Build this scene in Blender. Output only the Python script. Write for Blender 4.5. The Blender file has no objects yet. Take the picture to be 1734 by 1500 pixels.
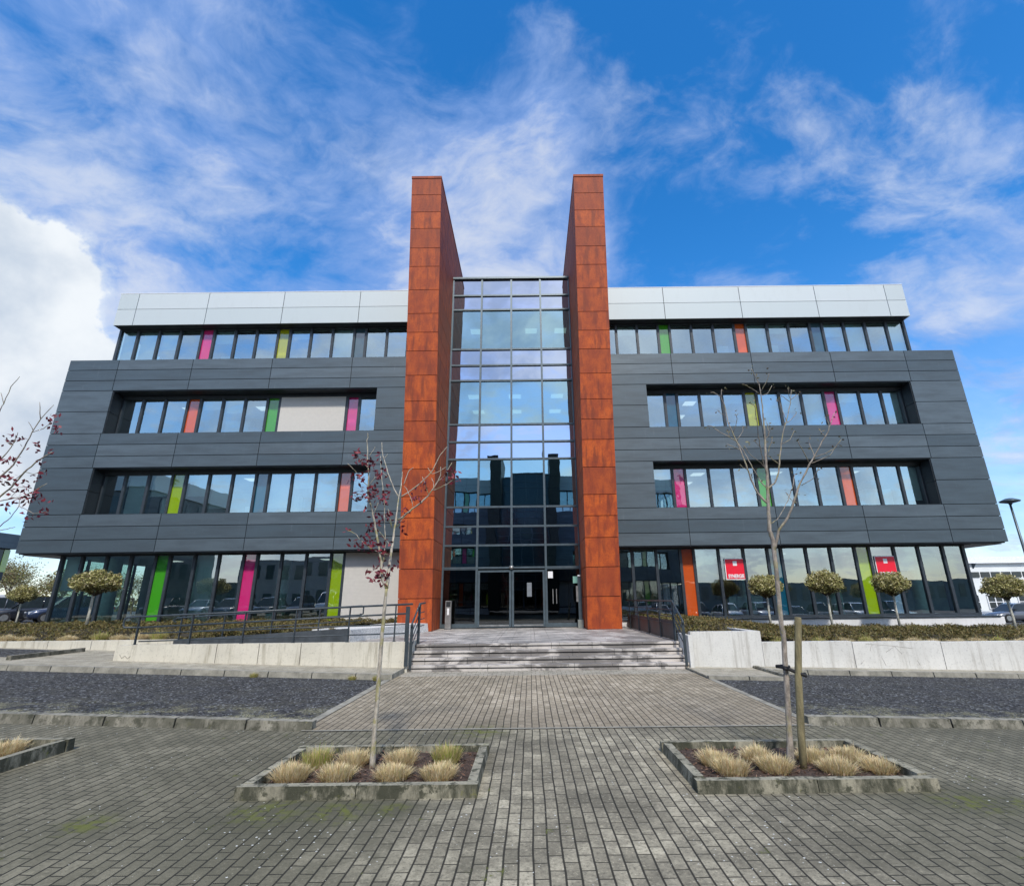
import bpy, bmesh, math, random
import numpy as np
from math import sin, cos, pi, radians
from mathutils import Vector, Matrix
random.seed(7); rng = np.random.default_rng(7)
scene = bpy.context.scene
col = scene.collection

# ------------------------------------------------------------------ camera
H = 1.7
cd = bpy.data.cameras.new('camera'); cam = bpy.data.objects.new('camera', cd); col.objects.link(cam)
cd.sensor_fit = 'HORIZONTAL'; cd.sensor_width = 36.0
cd.lens = 849.0/1734.0*36.0
cd.shift_x = -28.0/1734.0
cd.clip_start = .05; cd.clip_end = 2000
cam.location = (0, 0, H)
cam.rotation_euler = (Matrix.Rotation(radians(90+17.4), 3, 'X') @ Matrix.Rotation(-.012, 3, 'Z')).to_euler()
scene.camera = cam

# ------------------------------------------------------------------ light
SUN_EL, SUN_AZ = 48.0, 175.0          # azimuth clockwise from +Y: behind the camera, a little to the right
sd = Vector((sin(radians(SUN_AZ))*cos(radians(SUN_EL)), cos(radians(SUN_AZ))*cos(radians(SUN_EL)), sin(radians(SUN_EL))))
sl = bpy.data.lights.new('sun', 'SUN'); so = bpy.data.objects.new('sun', sl); col.objects.link(so)
sl.energy = 3.6; sl.angle = radians(5); sl.color = (1.0, .95, .87)
so.rotation_euler = sd.to_track_quat('Z', 'Y').to_euler(); so.location = (0, -30, 60)
scene.view_settings.view_transform = 'Standard'; scene.view_settings.look = 'None'
scene.view_settings.exposure = 0.0; scene.view_settings.gamma = 1.0
scene.cycles.max_bounces = 8; scene.cycles.transparent_max_bounces = 12

# ------------------------------------------------------------------ node helper
class NT:
    def __init__(s, tree): s.t = tree; s.n = tree.nodes; s.l = tree.links
    def new(s, typ, **kw):
        nd = s.n.new(typ)
        for k, v in kw.items(): setattr(nd, k, v)
        return nd
    def setin(s, nd, key, v):
        sock = nd.inputs[key]
        if isinstance(v, bpy.types.NodeSocket): s.l.new(v, sock)
        elif v is not None:
            if hasattr(sock, 'default_value'):
                try: sock.default_value = v
                except Exception: sock.default_value = (v[0], v[1], v[2], 1.0)
    def math(s, op, a, b=None, c=None, clamp=False):
        nd = s.new('ShaderNodeMath', operation=op); nd.use_clamp = clamp
        s.setin(nd, 0, a)
        if b is not None: s.setin(nd, 1, b)
        if c is not None: s.setin(nd, 2, c)
        return nd.outputs[0]
    def mix(s, f, a, b, blend='MIX'):
        nd = s.new('ShaderNodeMix', data_type='RGBA', blend_type=blend); nd.clamp_factor = True
        s.setin(nd, 0, f)
        for k, v in ((6, a), (7, b)):
            if isinstance(v, bpy.types.NodeSocket): s.l.new(v, nd.inputs[k])
            else: nd.inputs[k].default_value = (v[0], v[1], v[2], 1.0)
        return nd.outputs[2]
    def noise(s, vec, scale, detail=4, rough=.55, dist=0.0):
        nd = s.new('ShaderNodeTexNoise'); s.setin(nd, 'Vector', vec)
        nd.inputs['Scale'].default_value = scale; nd.inputs['Detail'].default_value = detail
        nd.inputs['Roughness'].default_value = rough; nd.inputs['Distortion'].default_value = dist
        return nd.outputs['Fac']
    def ramp(s, f, lo, hi, a=0.0, b=1.0):
        nd = s.new('ShaderNodeMapRange'); nd.interpolation_type = 'SMOOTHSTEP'
        s.setin(nd, 0, f); nd.inputs[1].default_value = lo; nd.inputs[2].default_value = hi
        nd.inputs[3].default_value = a; nd.inputs[4].default_value = b
        return nd.outputs[0]
    def obj(s, scale=(1, 1, 1), rot=(0, 0, 0)):
        tc = s.new('ShaderNodeTexCoord'); mp = s.new('ShaderNodeMapping')
        s.l.new(tc.outputs['Object'], mp.inputs[0]); mp.inputs['Scale'].default_value = scale; mp.inputs['Rotation'].default_value = rot
        return mp.outputs[0]
    def world(s, scale=(1, 1, 1)):
        g = s.new('ShaderNodeNewGeometry'); mp = s.new('ShaderNodeMapping')
        s.l.new(g.outputs['Position'], mp.inputs[0]); mp.inputs['Scale'].default_value = scale
        return mp.outputs[0]
    def island(s):
        return s.new('ShaderNodeNewGeometry').outputs['Random Per Island']
    def bump(s, h, strength=.3, dist=.01):
        nd = s.new('ShaderNodeBump'); nd.inputs['Strength'].default_value = strength; nd.inputs['Distance'].default_value = dist
        s.setin(nd, 'Height', h); return nd.outputs[0]

# ------------------------------------------------------------------ world: blue sky with broken wispy cloud
world = bpy.data.worlds.new('World'); scene.world = world; world.use_nodes = True
w = NT(world.node_tree); w.n.clear()
sky = w.new('ShaderNodeTexSky', sky_type='NISHITA'); sky.sun_disc = False
sky.sun_elevation = radians(SUN_EL); sky.sun_rotation = radians(SUN_AZ); sky.air_density = 1.0; sky.dust_density = .6; sky.ozone_density = 2.0
hs = w.new('ShaderNodeHueSaturation'); hs.inputs['Saturation'].default_value = 1.41; hs.inputs['Value'].default_value = 2.2; hs.inputs['Hue'].default_value = .503
w.l.new(sky.outputs[0], hs.inputs['Color'])
tc = w.new('ShaderNodeTexCoord'); D = tc.outputs['Generated']
nrm = w.new('ShaderNodeVectorMath', operation='NORMALIZE'); w.l.new(D, nrm.inputs[0]); D = nrm.outputs[0]
sp = w.new('ShaderNodeSeparateXYZ'); w.l.new(D, sp.inputs[0])
zz = w.math('ADD', w.math('MAXIMUM', sp.outputs[2], 0.0), .32)
cx = w.math('DIVIDE', sp.outputs[0], zz); cy = w.math('DIVIDE', sp.outputs[1], zz)
cb = w.new('ShaderNodeCombineXYZ'); w.l.new(cx, cb.inputs[0]); w.l.new(cy, cb.inputs[1])
mp = w.new('ShaderNodeMapping'); w.l.new(cb.outputs[0], mp.inputs[0]); mp.inputs['Rotation'].default_value = (0, 0, radians(-30)); mp.inputs['Scale'].default_value = (1.0, 1.3, 1); mp.inputs['Location'].default_value = (3.1, 1.7, 0)
warp = w.new('ShaderNodeTexNoise'); w.l.new(mp.outputs[0], warp.inputs['Vector']); warp.inputs['Scale'].default_value = 2.2; warp.inputs['Detail'].default_value = 4
wm = w.new('ShaderNodeVectorMath', operation='SCALE'); w.l.new(warp.outputs['Color'], wm.inputs[0]); wm.inputs['Scale'].default_value = .30
wa = w.new('ShaderNodeVectorMath', operation='ADD'); w.l.new(mp.outputs[0], wa.inputs[0]); w.l.new(wm.outputs[0], wa.inputs[1])
big = w.noise(wa.outputs[0], 1.15, 3, .5)
fine = w.noise(wa.outputs[0], 3.3, 12, .62)
vfine = w.noise(wa.outputs[0], 11.0, 8, .6)
dens = w.math('ADD', w.math('MULTIPLY', big, .16), w.math('MULTIPLY', fine, 1.05))
dens = w.math('ADD', dens, w.math('MULTIPLY', w.math('SUBTRACT', vfine, .5), .34))
def blob(d, cos_out, cos_in, amt):
    dt = w.new('ShaderNodeVectorMath', operation='DOT_PRODUCT'); w.l.new(D, dt.inputs[0])
    v = Vector(d).normalized(); dt.inputs[1].default_value = v
    return w.math('MULTIPLY', w.ramp(dt.outputs['Value'], cos_out, cos_in), amt)
for d, co, ci, a in (((-.64, .46, .60), .93, .995, .11), ((-.046, .80, .60), .955, .996, .26), ((.72, .69, .15), .88, .99, .10),
                     ((.20, .60, .78), .975, .998, .05), ((-.42, .62, .62), .93, .99, .06), ((.62, .48, .64), .985, .999, .05),
                     ((.60, .66, .42), .93, .99, .02), ((.36, .69, .62), .95, .99, -.02), ((.52, .58, .62), .95, .995, -.05), ((.42, .50, .72), .97, .998, .03), ((.2, .4, .9), .95, .99, -.05),
                     ((0, -.85, .5), -.1, .8, .15)):
    dens = w.math('ADD', dens, blob(d, co, ci, a))
thin = w.ramp(dens, .52, .86, 0, .80)
# the solid heaped cloud low on the left
dt = w.new('ShaderNodeVectorMath', operation='DOT_PRODUCT'); w.l.new(D, dt.inputs[0]); dt.inputs[1].default_value = Vector((-.76, .60, .32)).normalized()
edge = w.noise(D, 7.0, 8, .55)
heap = w.ramp(w.math('ADD', dt.outputs['Value'], w.math('MULTIPLY', w.math('SUBTRACT', edge, .5), .085)), .972, .981)
hz = w.math('MULTIPLY', w.ramp(sp.outputs[2], .55, .05), .50)
amt = w.math('MAXIMUM', w.math('MAXIMUM', thin, heap), hz)
shade = w.noise(wa.outputs[0], 2.3, 6, .55)
ccol = w.mix(w.ramp(shade, .35, .68), (.36, .56, 1.05), (.84, .94, 1.14))
ccol = w.mix(w.ramp(dens, .74, 1.0), ccol, (.98, 1.03, 1.14))
back = w.ramp(sp.outputs[1], .1, -.5)
ccol = w.mix(back, ccol, w.mix(w.ramp(w.noise(D, 3.2, 9, .6, .6), .36, .66), (.62, .78, 1.08), (1.55, 1.62, 1.70)))
ccol = w.mix(heap, ccol, w.mix(w.ramp(w.noise(D, 5.5, 6, .55), .35, .7), (.66, .78, .95), (1.12, 1.18, 1.24)))
bg = w.new('ShaderNodeBackground'); w.l.new(hs.outputs[0], bg.inputs[0]); bg.inputs[1].default_value = .115
bc = w.new('ShaderNodeBackground'); w.l.new(ccol, bc.inputs[0]); bc.inputs[1].default_value = .80
ms = w.new('ShaderNodeMixShader'); w.l.new(amt, ms.inputs[0]); w.l.new(bg.outputs[0], ms.inputs[1]); w.l.new(bc.outputs[0], ms.inputs[2])
wo = w.new('ShaderNodeOutputWorld'); w.l.new(ms.outputs[0], wo.inputs[0])

# ------------------------------------------------------------------ materials
def newmat(name):
    m = bpy.data.materials.new(name); m.use_nodes = True
    t = NT(m.node_tree); b = t.n['Principled BSDF']; return m, t, b
def simple(name, c, rough=.6, metal=0.0, var=.12, scale=6.0, bump=0.0, bscale=60.0, stretch=(1, 1, 1)):
    m, t, b = newmat(name)
    v = t.obj(stretch)
    n = t.noise(v, scale, 6, .6)
    k = t.ramp(n, .3, .7)
    lo = tuple(x*(1-var) for x in c); hi = tuple(min(1, x*(1+var)) for x in c)
    t.setin(b, 'Base Color', t.mix(k, lo, hi)); t.setin(b, 'Roughness', t.ramp(n, .2, .8, max(.02, rough-.06), min(1, rough+.06))); b.inputs['Metallic'].default_value = metal
    if bump: t.setin(b, 'Normal', t.bump(t.noise(t.obj(), bscale, 4, .6), bump, .01))
    return m
M = {}
M['dark_frame'] = simple('dark_frame', (.028, .036, .045), .42, 0, .15)
M['mullion'] = simple('curtain_frame', (.085, .115, .135), .38, .3, .12)
M['rail'] = simple('rail_paint', (.035, .047, .056), .45, 0, .2)
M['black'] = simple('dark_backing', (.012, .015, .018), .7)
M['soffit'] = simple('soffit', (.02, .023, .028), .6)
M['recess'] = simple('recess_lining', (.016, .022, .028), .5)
M['soffit_white'] = simple('soffit_light', (.42, .42, .42), .6)
M['ceiling'] = simple('ceiling', (.50, .56, .55), .8)
M['room'] = simple('room_wall', (.34, .40, .38), .85, 0, .2, 1.0)
M['floor_in'] = simple('room_floor', (.08, .08, .085), .7)
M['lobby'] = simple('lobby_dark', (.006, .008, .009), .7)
M['steel'] = simple('brushed_steel', (.42, .42, .41), .35, .8, .15)
M['white'] = simple('white_paint', (.78, .79, .80), .5, 0, .05)
M['column'] = simple('round_column', (.62, .80, .70), .6)
M['blind_in'] = simple('inner_blind', (.62, .70, .70), .8, 0, .04)
M['red'] = simple('sign_red', (.80, .006, .03), .35, 0, .04)
M['rubber'] = simple('rubber', (.012, .012, .013), .7)
M['soil'] = simple('bark_mulch', (.06, .038, .028), .9, 0, .6, 40, .9, 60)
M['pebble'] = simple('white_pebble', (.62, .62, .60), .8, 0, .3, 30, .8, 60)
M['stake'] = simple('stake_wood', (.20, .17, .09), .8, 0, .4, 3, .4, 40, (6, 6, 1))

def grey_mat():
    m, t, b = newmat('grey_cladding')
    v = t.obj((.35, .35, 2.2)); n = t.noise(v, 1.6, 5, .6)
    isl = t.island()
    base = t.mix(isl, (.064, .088, .104), (.104, .132, .150))
    v2 = t.obj((3.0, 3.0, .35)); st = t.ramp(t.noise(v2, 2.5, 6, .65), .56, .86)
    c = t.mix(t.math('MULTIPLY', st, .42), base, (.20, .23, .26))
    c = t.mix(t.ramp(n, .35, .70, 0, .5), c, (.044, .056, .066))
    t.setin(b, 'Base Color', c); t.setin(b, 'Roughness', t.ramp(n, .2, .8, .38, .50)); b.inputs['Metallic'].default_value = .25
    fl = t.noise(t.obj(), 220, 2, .5); t.setin(b, 'Normal', t.bump(fl, .05, .002))
    return m
M['grey'] = grey_mat()
def silver_mat():
    m, t, b = newmat('silver_cladding')
    isl = t.island(); base = t.mix(isl, (.46, .51, .52), (.52, .56, .57))
    st = t.ramp(t.noise(t.obj((2.0, 2.0, .5)), 1.5, 6, .65), .5, .8)
    t.setin(b, 'Base Color', t.mix(t.math('MULTIPLY', st, .35), base, (.43, .46, .46))); b.inputs['Roughness'].default_value = .6; b.inputs['Metallic'].default_value = .15; b.inputs['Specular IOR Level'].default_value = .3
    return m
M['silver'] = silver_mat()
def corten_mat():
    m, t, b = newmat('weathered_steel')
    isl = t.island()
    sep = t.new('ShaderNodeSeparateXYZ'); t.l.new(t.obj(), sep.inputs[0])
    mott = t.noise(t.obj((1, 1, .6)), 3.0, 8, .65)
    # run marks: vary sideways, long downwards
    off = t.new('ShaderNodeCombineXYZ'); t.l.new(t.math('MULTIPLY', sep.outputs[0], 3.2), off.inputs[0]); t.l.new(t.math('MULTIPLY', sep.outputs[1], 3.2), off.inputs[1]); t.l.new(t.math('ADD', t.math('MULTIPLY', sep.outputs[2], .35), t.math('MULTIPLY', isl, 19.0)), off.inputs[2])
    run = t.noise(off.outputs[0], 1.3, 5, .6)
    grain = t.noise(t.obj(), 26, 5, .8)
    c = t.mix(t.ramp(mott, .35, .68), (.35, .050, .006), (.60, .108, .007))
    c = t.mix(t.ramp(run, .48, .64, 0, .70), c, (.15, .022, .007))
    c = t.mix(t.ramp(run, .36, .22, 0, .6), c, (.52, .15, .04))
    c = t.mix(t.math('MULTIPLY', isl, .6), c, (.25, .040, .010))
    c = t.mix(t.ramp(sep.outputs[2], 11, 20, 0, .32), c, (.22, .055, .03))
    c = t.mix(t.ramp(grain, .50, .66, 0, .62), c, (.12, .018, .008))
    t.setin(b, 'Base Color', c); b.inputs['Roughness'].default_value = .72
    t.setin(b, 'Normal', t.bump(grain, .15, .004))
    return m
M['corten'] = corten_mat()
M['corten_dark'] = simple('weathered_steel_gap', (.035, .008, .004), .8)

def glass_mat(name, tint, refl, rough=.0, wave=.012, wscale=1.0, gcol=(.93, .98, 1.0), body=None):
    m = bpy.data.materials.new(name); m.use_nodes = True; t = NT(m.node_tree); t.n.clear()
    if body is None:
        tr = t.new('ShaderNodeBsdfTransparent'); tr.inputs[0].default_value = (*tint, 1); base = tr.outputs[0]
    else:
        df = t.new('ShaderNodeBsdfDiffuse'); df.inputs[0].default_value = (*body, 1)
        tr = t.new('ShaderNodeBsdfTransparent'); tr.inputs[0].default_value = (*tint, 1)
        mx = t.new('ShaderNodeMixShader'); mx.inputs[0].default_value = .78; t.l.new(tr.outputs[0], mx.inputs[1]); t.l.new(df.outputs[0], mx.inputs[2]); base = mx.outputs[0]
    gl = t.new('ShaderNodeBsdfGlossy'); gl.inputs['Color'].default_value = (*gcol, 1); gl.inputs['Roughness'].default_value = rough
    wv = t.noise(t.world(), wscale, 2, .4, .3)
    t.l.new(t.bump(wv, 1.0, wave), gl.inputs['Normal'])
    fr = t.new('ShaderNodeFresnel'); fr.inputs[0].default_value = 1.5
    f = t.math('ADD', t.math('MULTIPLY', fr.outputs[0], 1-refl), refl, clamp=True)
    ms = t.new('ShaderNodeMixShader'); t.l.new(f, ms.inputs[0]); t.l.new(base, ms.inputs[1]); t.l.new(gl.outputs[0], ms.inputs[2])
    o = t.new('ShaderNodeOutputMaterial'); t.l.new(ms.outputs[0], o.inputs[0]); return m
M['glass'] = glass_mat('window_glass', (.74, .90, .86), .42, 0, .0018, 1.0, (.86, 1.0, 1.0))
M['glass_gf'] = glass_mat('shop_glass', (.72, .90, .84), .30, 0, .0012)
M['glass_curtain'] = glass_mat('curtain_glass', (.26, .44, .42), .46, 0, .0022, .8, (.62, .88, .92))
M['spandrel'] = glass_mat('spandrel_glass', (0, 0, 0), .56, 0, .004, .8, (.80, .87, 1.0))
M['glass_door'] = glass_mat('door_glass', (.10, .14, .14), .06, 0, .001)
PC = {'pink': (.78, .035, .22), 'orange': (.80, .13, .02), 'green': (.07, .42, .02), 'yellow': (.48, .50, .015), 'teal': (.006, .10, .17), 'slate': (.05, .11, .14), 'lime': (.32, .50, .01)}
for k, c in PC.items():
    M['p_'+k] = glass_mat('panel_'+k, tuple(min(1, x*1.1) for x in c), .10, .02, .01, 1.0, (1, 1, 1), tuple(x*.9 for x in c))
def emis(name, c, s):
    m = bpy.data.materials.new(name); m.use_nodes = True; t = NT(m.node_tree); t.n.clear()
    e = t.new('ShaderNodeEmission'); e.inputs[0].default_value = (*c, 1); e.inputs[1].default_value = s
    o = t.new('ShaderNodeOutputMaterial'); t.l.new(e.outputs[0], o.inputs[0]); return m
M['lamp'] = emis('ceiling_lamp', (.95, 1, .98), .75)

def concrete(name, c, dirt, streak=.5, speck=True):
    m, t, b = newmat(name)
    wv = t.world()
    n = t.noise(wv, 1.4, 8, .65); f = t.noise(wv, 26, 5, .7)
    st = t.noise(t.world((3.0, 3.0, .25)), 2.2, 6, .7)
    cc = t.mix(t.ramp(n, .3, .7), tuple(x*.86 for x in c), c)
    cc = t.mix(t.ramp(st, .48, .72, 0, min(1, streak*1.5)), cc, dirt)
    if speck: cc = t.mix(t.ramp(f, .54, .68, 0, .5), cc, tuple(x*.45 for x in c))
    t.setin(b, 'Base Color', cc); b.inputs['Roughness'].default_value = .85
    t.setin(b, 'Normal', t.bump(f, .35, .008)); return m
M['wall_l'] = concrete('weathered_concrete_wall', (.62, .585, .49), (.30, .27, .20), .62)
M['wall_r'] = concrete('pale_concrete_wall', (.66, .65, .61), (.38, .36, .32), .55)
M['plinth'] = concrete('white_plinth', (.72, .71, .70), (.5, .49, .47), .25, False)
M['dark_stone'] = simple('dark_stone', (.05, .058, .065), .5, 0, .3, 3)
def kerb_mat(name, c, moss):
    m, t, b = newmat(name); wv = t.world()
    n = t.noise(wv, 3.2, 8, .7); f = t.noise(wv, 38, 6, .75); p = t.noise(wv, 9, 6, .7)
    cc = t.mix(t.ramp(n, .32, .68), tuple(x*.55 for x in c), c)
    cc = t.mix(t.ramp(p, .50, .60, 0, moss), cc, (.030, .033, .018))
    ge = t.new('ShaderNodeNewGeometry'); sn = t.new('ShaderNodeSeparateXYZ'); t.l.new(ge.outputs['True Normal'], sn.inputs[0])
    side = t.ramp(sn.outputs[2], .6, .2)
    cc = t.mix(t.math('MULTIPLY', side, t.ramp(t.noise(t.world((1, 1, .3)), 4, 6, .7), .38, .60, 0, min(1, moss*1.1))), cc, (.035, .037, .022))
    cc = t.mix(t.ramp(t.noise(wv, 6.5, 7, .7), .60, .70, 0, moss*.8), cc, (.17, .17, .04))
    cc = t.mix(t.ramp(f, .64, .72, 0, .8), cc, (.50, .50, .44))
    t.setin(b, 'Base Color', cc); b.inputs['Roughness'].default_value = .9
    t.setin(b, 'Normal', t.bump(f, .6, .012)); return m
M['kerb'] = kerb_mat('kerb_concrete', (.33, .31, .25), .6)
M['kerb_clean'] = kerb_mat('kerb_concrete_clean', (.36, .34, .28), .15)
M['planter'] = kerb_mat('planter_concrete', (.36, .335, .25), .85)
def step_mat():
    m, t, b = newmat('step_stone'); wv = t.world()
    n = t.noise(wv, .9, 5, .6, .6)
    stain = t.ramp(t.noise(t.world((.55, 1.6, 1.0)), 2.0, 8, .62, .8), .46, .54)
    f = t.noise(wv, 30, 5, .7)
    sx = t.new('ShaderNodeSeparateXYZ'); t.l.new(wv, sx.inputs[0])
    br = t.new('ShaderNodeTexBrick'); cbx = t.new('ShaderNodeCombineXYZ'); t.l.new(sx.outputs[0], cbx.inputs[0]); t.l.new(sx.outputs[1], cbx.inputs[1]); t.l.new(cbx.outputs[0], br.inputs['Vector'])
    br.inputs['Scale'].default_value = 1; br.inputs['Brick Width'].default_value = 1.1; br.inputs['Row Height'].default_value = .25; br.inputs['Mortar Size'].default_value = .006; br.inputs['Mortar Smooth'].default_value = .1
    cc = t.mix(t.ramp(n, .3, .7), (.36, .335, .31), (.57, .53, .49))
    cc = t.mix(t.math('MULTIPLY', stain, .75), cc, (.11, .10, .095))
    cc = t.mix(t.ramp(f, .58, .72, 0, .4), cc, (.2, .19, .18))
    cc = t.mix(br.outputs['Fac'], cc, (.03, .03, .03))
    t.setin(b, 'Base Color', cc); t.setin(b, 'Roughness', t.math('SUBTRACT', .8, t.math('MULTIPLY', stain, .3)))
    t.setin(b, 'Normal', t.bump(f, .3, .006)); return m
M['step'] = step_mat()
M['step_gap'] = simple('step_shadow_gap', (.02, .019, .018), .9)

def paver_mat(name, c1, c2, mortar, dirty, specks, mossamt, bw=.21, rh=.103, swap=True, msize=.006):
    m, t, b = newmat(name); wv = t.world()
    sx = t.new('ShaderNodeSeparateXYZ'); t.l.new(wv, sx.inputs[0])
    jx = t.math('MULTIPLY', t.math('SUBTRACT', t.noise(wv, 1.1, 2, .5), .5), .03)
    jy = t.math('MULTIPLY', t.math('SUBTRACT', t.noise(t.world((1.3, 1.3, 1)), 2.3, 2, .5), .5), .03)
    X = t.math('ADD', sx.outputs[0], jx); Y = t.math('ADD', sx.outputs[1], jy)
    cb = t.new('ShaderNodeCombineXYZ'); t.l.new(Y if swap else X, cb.inputs[0]); t.l.new(X if swap else Y, cb.inputs[1])
    br = t.new('ShaderNodeTexBrick'); t.l.new(cb.outputs[0], br.inputs['Vector'])
    br.inputs['Scale'].default_value = 1; br.inputs['Brick Width'].default_value = bw; br.inputs['Row Height'].default_value = rh
    br.inputs['Mortar Size'].default_value = msize; br.inputs['Mortar Smooth'].default_value = .25; br.inputs['Bias'].default_value = 0
    br.inputs['Color1'].default_value = (0, 0, 0, 1); br.inputs['Color2'].default_value = (1, 1, 1, 1); br.inputs['Mortar'].default_value = (.5, .5, .5, 1)
    # thicker dirty joints running into the depth
    row = t.math('FRACT', t.math('DIVIDE', X, rh)); edge = t.math('MINIMUM', row, t.math('SUBTRACT', 1.0, row))
    deep = t.ramp(edge, .085, .045) if swap else 0.0
    f = t.noise(wv, 34, 5, .8); n = t.noise(wv, .55, 7, .65); n2 = t.noise(wv, 3.0, 6, .7)
    cc = t.mix(br.outputs['Color'], c1, c2)
    cc = t.mix(t.ramp(n, .38, .66, 0, dirty), cc, tuple(x*.42 for x in c1))
    cc = t.mix(t.ramp(n2, .43, .62, 0, .60), cc, tuple(x*.50 for x in c1))
    cc = t.mix(t.ramp(f, .50, .64, 0, .72), cc, tuple(x*.33 for x in c1))
    cc = t.mix(t.ramp(f, .44, .32, 0, .6), cc, tuple(min(1, x*1.5) for x in c2))
    wear = t.ramp(t.math('ADD', t.math('ABSOLUTE', t.math('SUBTRACT', X, .75)), t.math('MULTIPLY', t.math('SUBTRACT', n2, .5), 1.6)), .7, 2.6, 0, 1)
    if swap: cc = t.mix(t.math('MULTIPLY', wear, (.66 if specks > .5 else .2)), cc, tuple(x*.40 for x in (c1[0]*.95, c1[1], c1[2]*.85)))
    cc = t.mix(t.ramp(t.math('ADD', Y, t.math('MULTIPLY', n2, 2.5)), 11.2, 9.4, 0, .55 if specks < .5 else 0), cc, tuple(x*.62 for x in c1))
    joint = t.math('MAXIMUM', br.outputs['Fac'], deep) if swap else br.outputs['Fac']
    cc = t.mix(t.math('MULTIPLY', joint, .93), cc, mortar)
    if mossamt:
        xb = t.new('ShaderNodeSeparateXYZ'); t.l.new(wv, xb.inputs[0])
        mo = t.math('ADD', t.noise(t.world((1, 1, 1)), 1.7, 7, .72), t.math('MULTIPLY', joint, .04))
        cc = t.mix(t.ramp(mo, .600, .66, 0, .35*mossamt), cc, (.035, .038, .018))
        mo2 = t.math('MULTIPLY', t.ramp(mo, .655, .69), t.ramp(f, .40, .56))
        cc = t.mix(t.math('MULTIPLY', mo2, .9*mossamt), cc, (.135, .15, .018))
        pn = t.noise(wv, 7.5, 6, .75)
        for (px, py, pr) in ((-2.25, 5.02, .42), (-1.65, 5.0, .36), (-1.2, 5.05, .2), (3.75, 5.05, .40), (-3.6, 4.75, .30), (-4.4, 4.5, .2), (4.2, 5.0, .25), (-.7, 7.7, .5)):
            dd_ = t.new('ShaderNodeVectorMath', operation='DISTANCE'); t.l.new(wv, dd_.inputs[0]); dd_.inputs[1].default_value = (px, py, 0)
            k_ = t.math('MULTIPLY', t.ramp(dd_.outputs['Value'], pr, 0), t.ramp(pn, .47, .56))
            cc = t.mix(t.math('MULTIPLY', k_, .95), cc, (.17, .19, .018)); cc = t.mix(t.math('MULTIPLY', t.ramp(dd_.outputs['Value'], pr*2.2, 0), .45), cc, (.045, .045, .022))
    if specks:
        vo = t.new('ShaderNodeTexVoronoi', feature='F1'); t.l.new(wv, vo.inputs['Vector']); vo.inputs['Scale'].default_value = 27; vo.inputs['Randomness'].default_value = 1
        wn = t.new('ShaderNodeSeparateColor'); t.l.new(vo.outputs['Color'], wn.inputs[0])
        rr = t.math('MULTIPLY', t.ramp(wn.outputs[0], .74, 1.0, 0, .24), t.ramp(t.noise(t.world(), .8, 3, .5), .42, .6, .35, 1))
        dd = t.math('LESS_THAN', t.math('ADD', vo.outputs['Distance'], t.math('MULTIPLY', t.math('SUBTRACT', t.noise(wv, 90, 2, .5), .5), .25)), rr)
        cc = t.mix(t.math('MULTIPLY', dd, specks), cc, (.62, .62, .57))
    t.setin(b, 'Base Color', cc); b.inputs['Roughness'].default_value = .82
    bwc = t.new('ShaderNodeRGBToBW'); t.l.new(br.outputs['Color'], bwc.inputs[0]); hgt = t.math('SUBTRACT', t.math('ADD', t.math('MULTIPLY', f, .45), t.math('MULTIPLY', bwc.outputs[0], .35)), joint)
    t.setin(b, 'Normal', t.bump(hgt, .7, .008)); return m
M['pav'] = paver_mat('grey_paving', (.26, .232, .165), (.50, .448, .325), (.014, .012, .006), .9, 1.0, 1.0)
M['tan'] = paver_mat('tan_paving', (.36, .30, .21), (.55, .47, .35), (.022, .018, .010), .45, .3, .2)
M['walk'] = paver_mat('tan_footway', (.40, .36, .27), (.46, .42, .33), (.20, .18, .13), .25, 0, 0, .3, .3, False, .005)
def asphalt():
    m, t, b = newmat('bay_gravel'); wv = t.world()
    vo = t.new('ShaderNodeTexVoronoi', feature='F1'); t.l.new(wv, vo.inputs['Vector']); vo.inputs['Scale'].default_value = 32
    sc = t.new('ShaderNodeSeparateColor'); t.l.new(vo.outputs['Color'], sc.inputs[0])
    cc = t.mix(sc.outputs[0], (.009, .009, .010), (.095, .095, .096))
    cc = t.mix(t.ramp(sc.outputs[1], .88, .97), cc, (.24, .25, .26))
    sx = t.new('ShaderNodeSeparateXYZ'); t.l.new(wv, sx.inputs[0])
    near = t.ramp(sx.outputs[1], 9.9, 8.1)
    g = t.math('MULTIPLY', t.ramp(t.noise(wv, 1.9, 7, .75), .44, .60), t.math('ADD', t.math('MULTIPLY', near, 1.3), .10))
    cc = t.mix(t.math('MULTIPLY', g, t.ramp(t.noise(wv, 40, 4, .7), .42, .58)), cc, (.30, .285, .17))
    cc = t.mix(t.ramp(t.noise(wv, .5, 5, .6), .4, .7, 0, .25), cc, (.075, .078, .08))
    t.setin(b, 'Base Color', cc); b.inputs['Roughness'].default_value = .95; b.inputs['Specular IOR Level'].default_value = .15
    t.setin(b, 'Normal', t.bump(vo.outputs['Distance'], .9, .02)); return m
M['asphalt'] = asphalt()
M['road'] = simple('far_asphalt', (.085, .085, .085), .85, 0, .25, 2)
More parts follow.
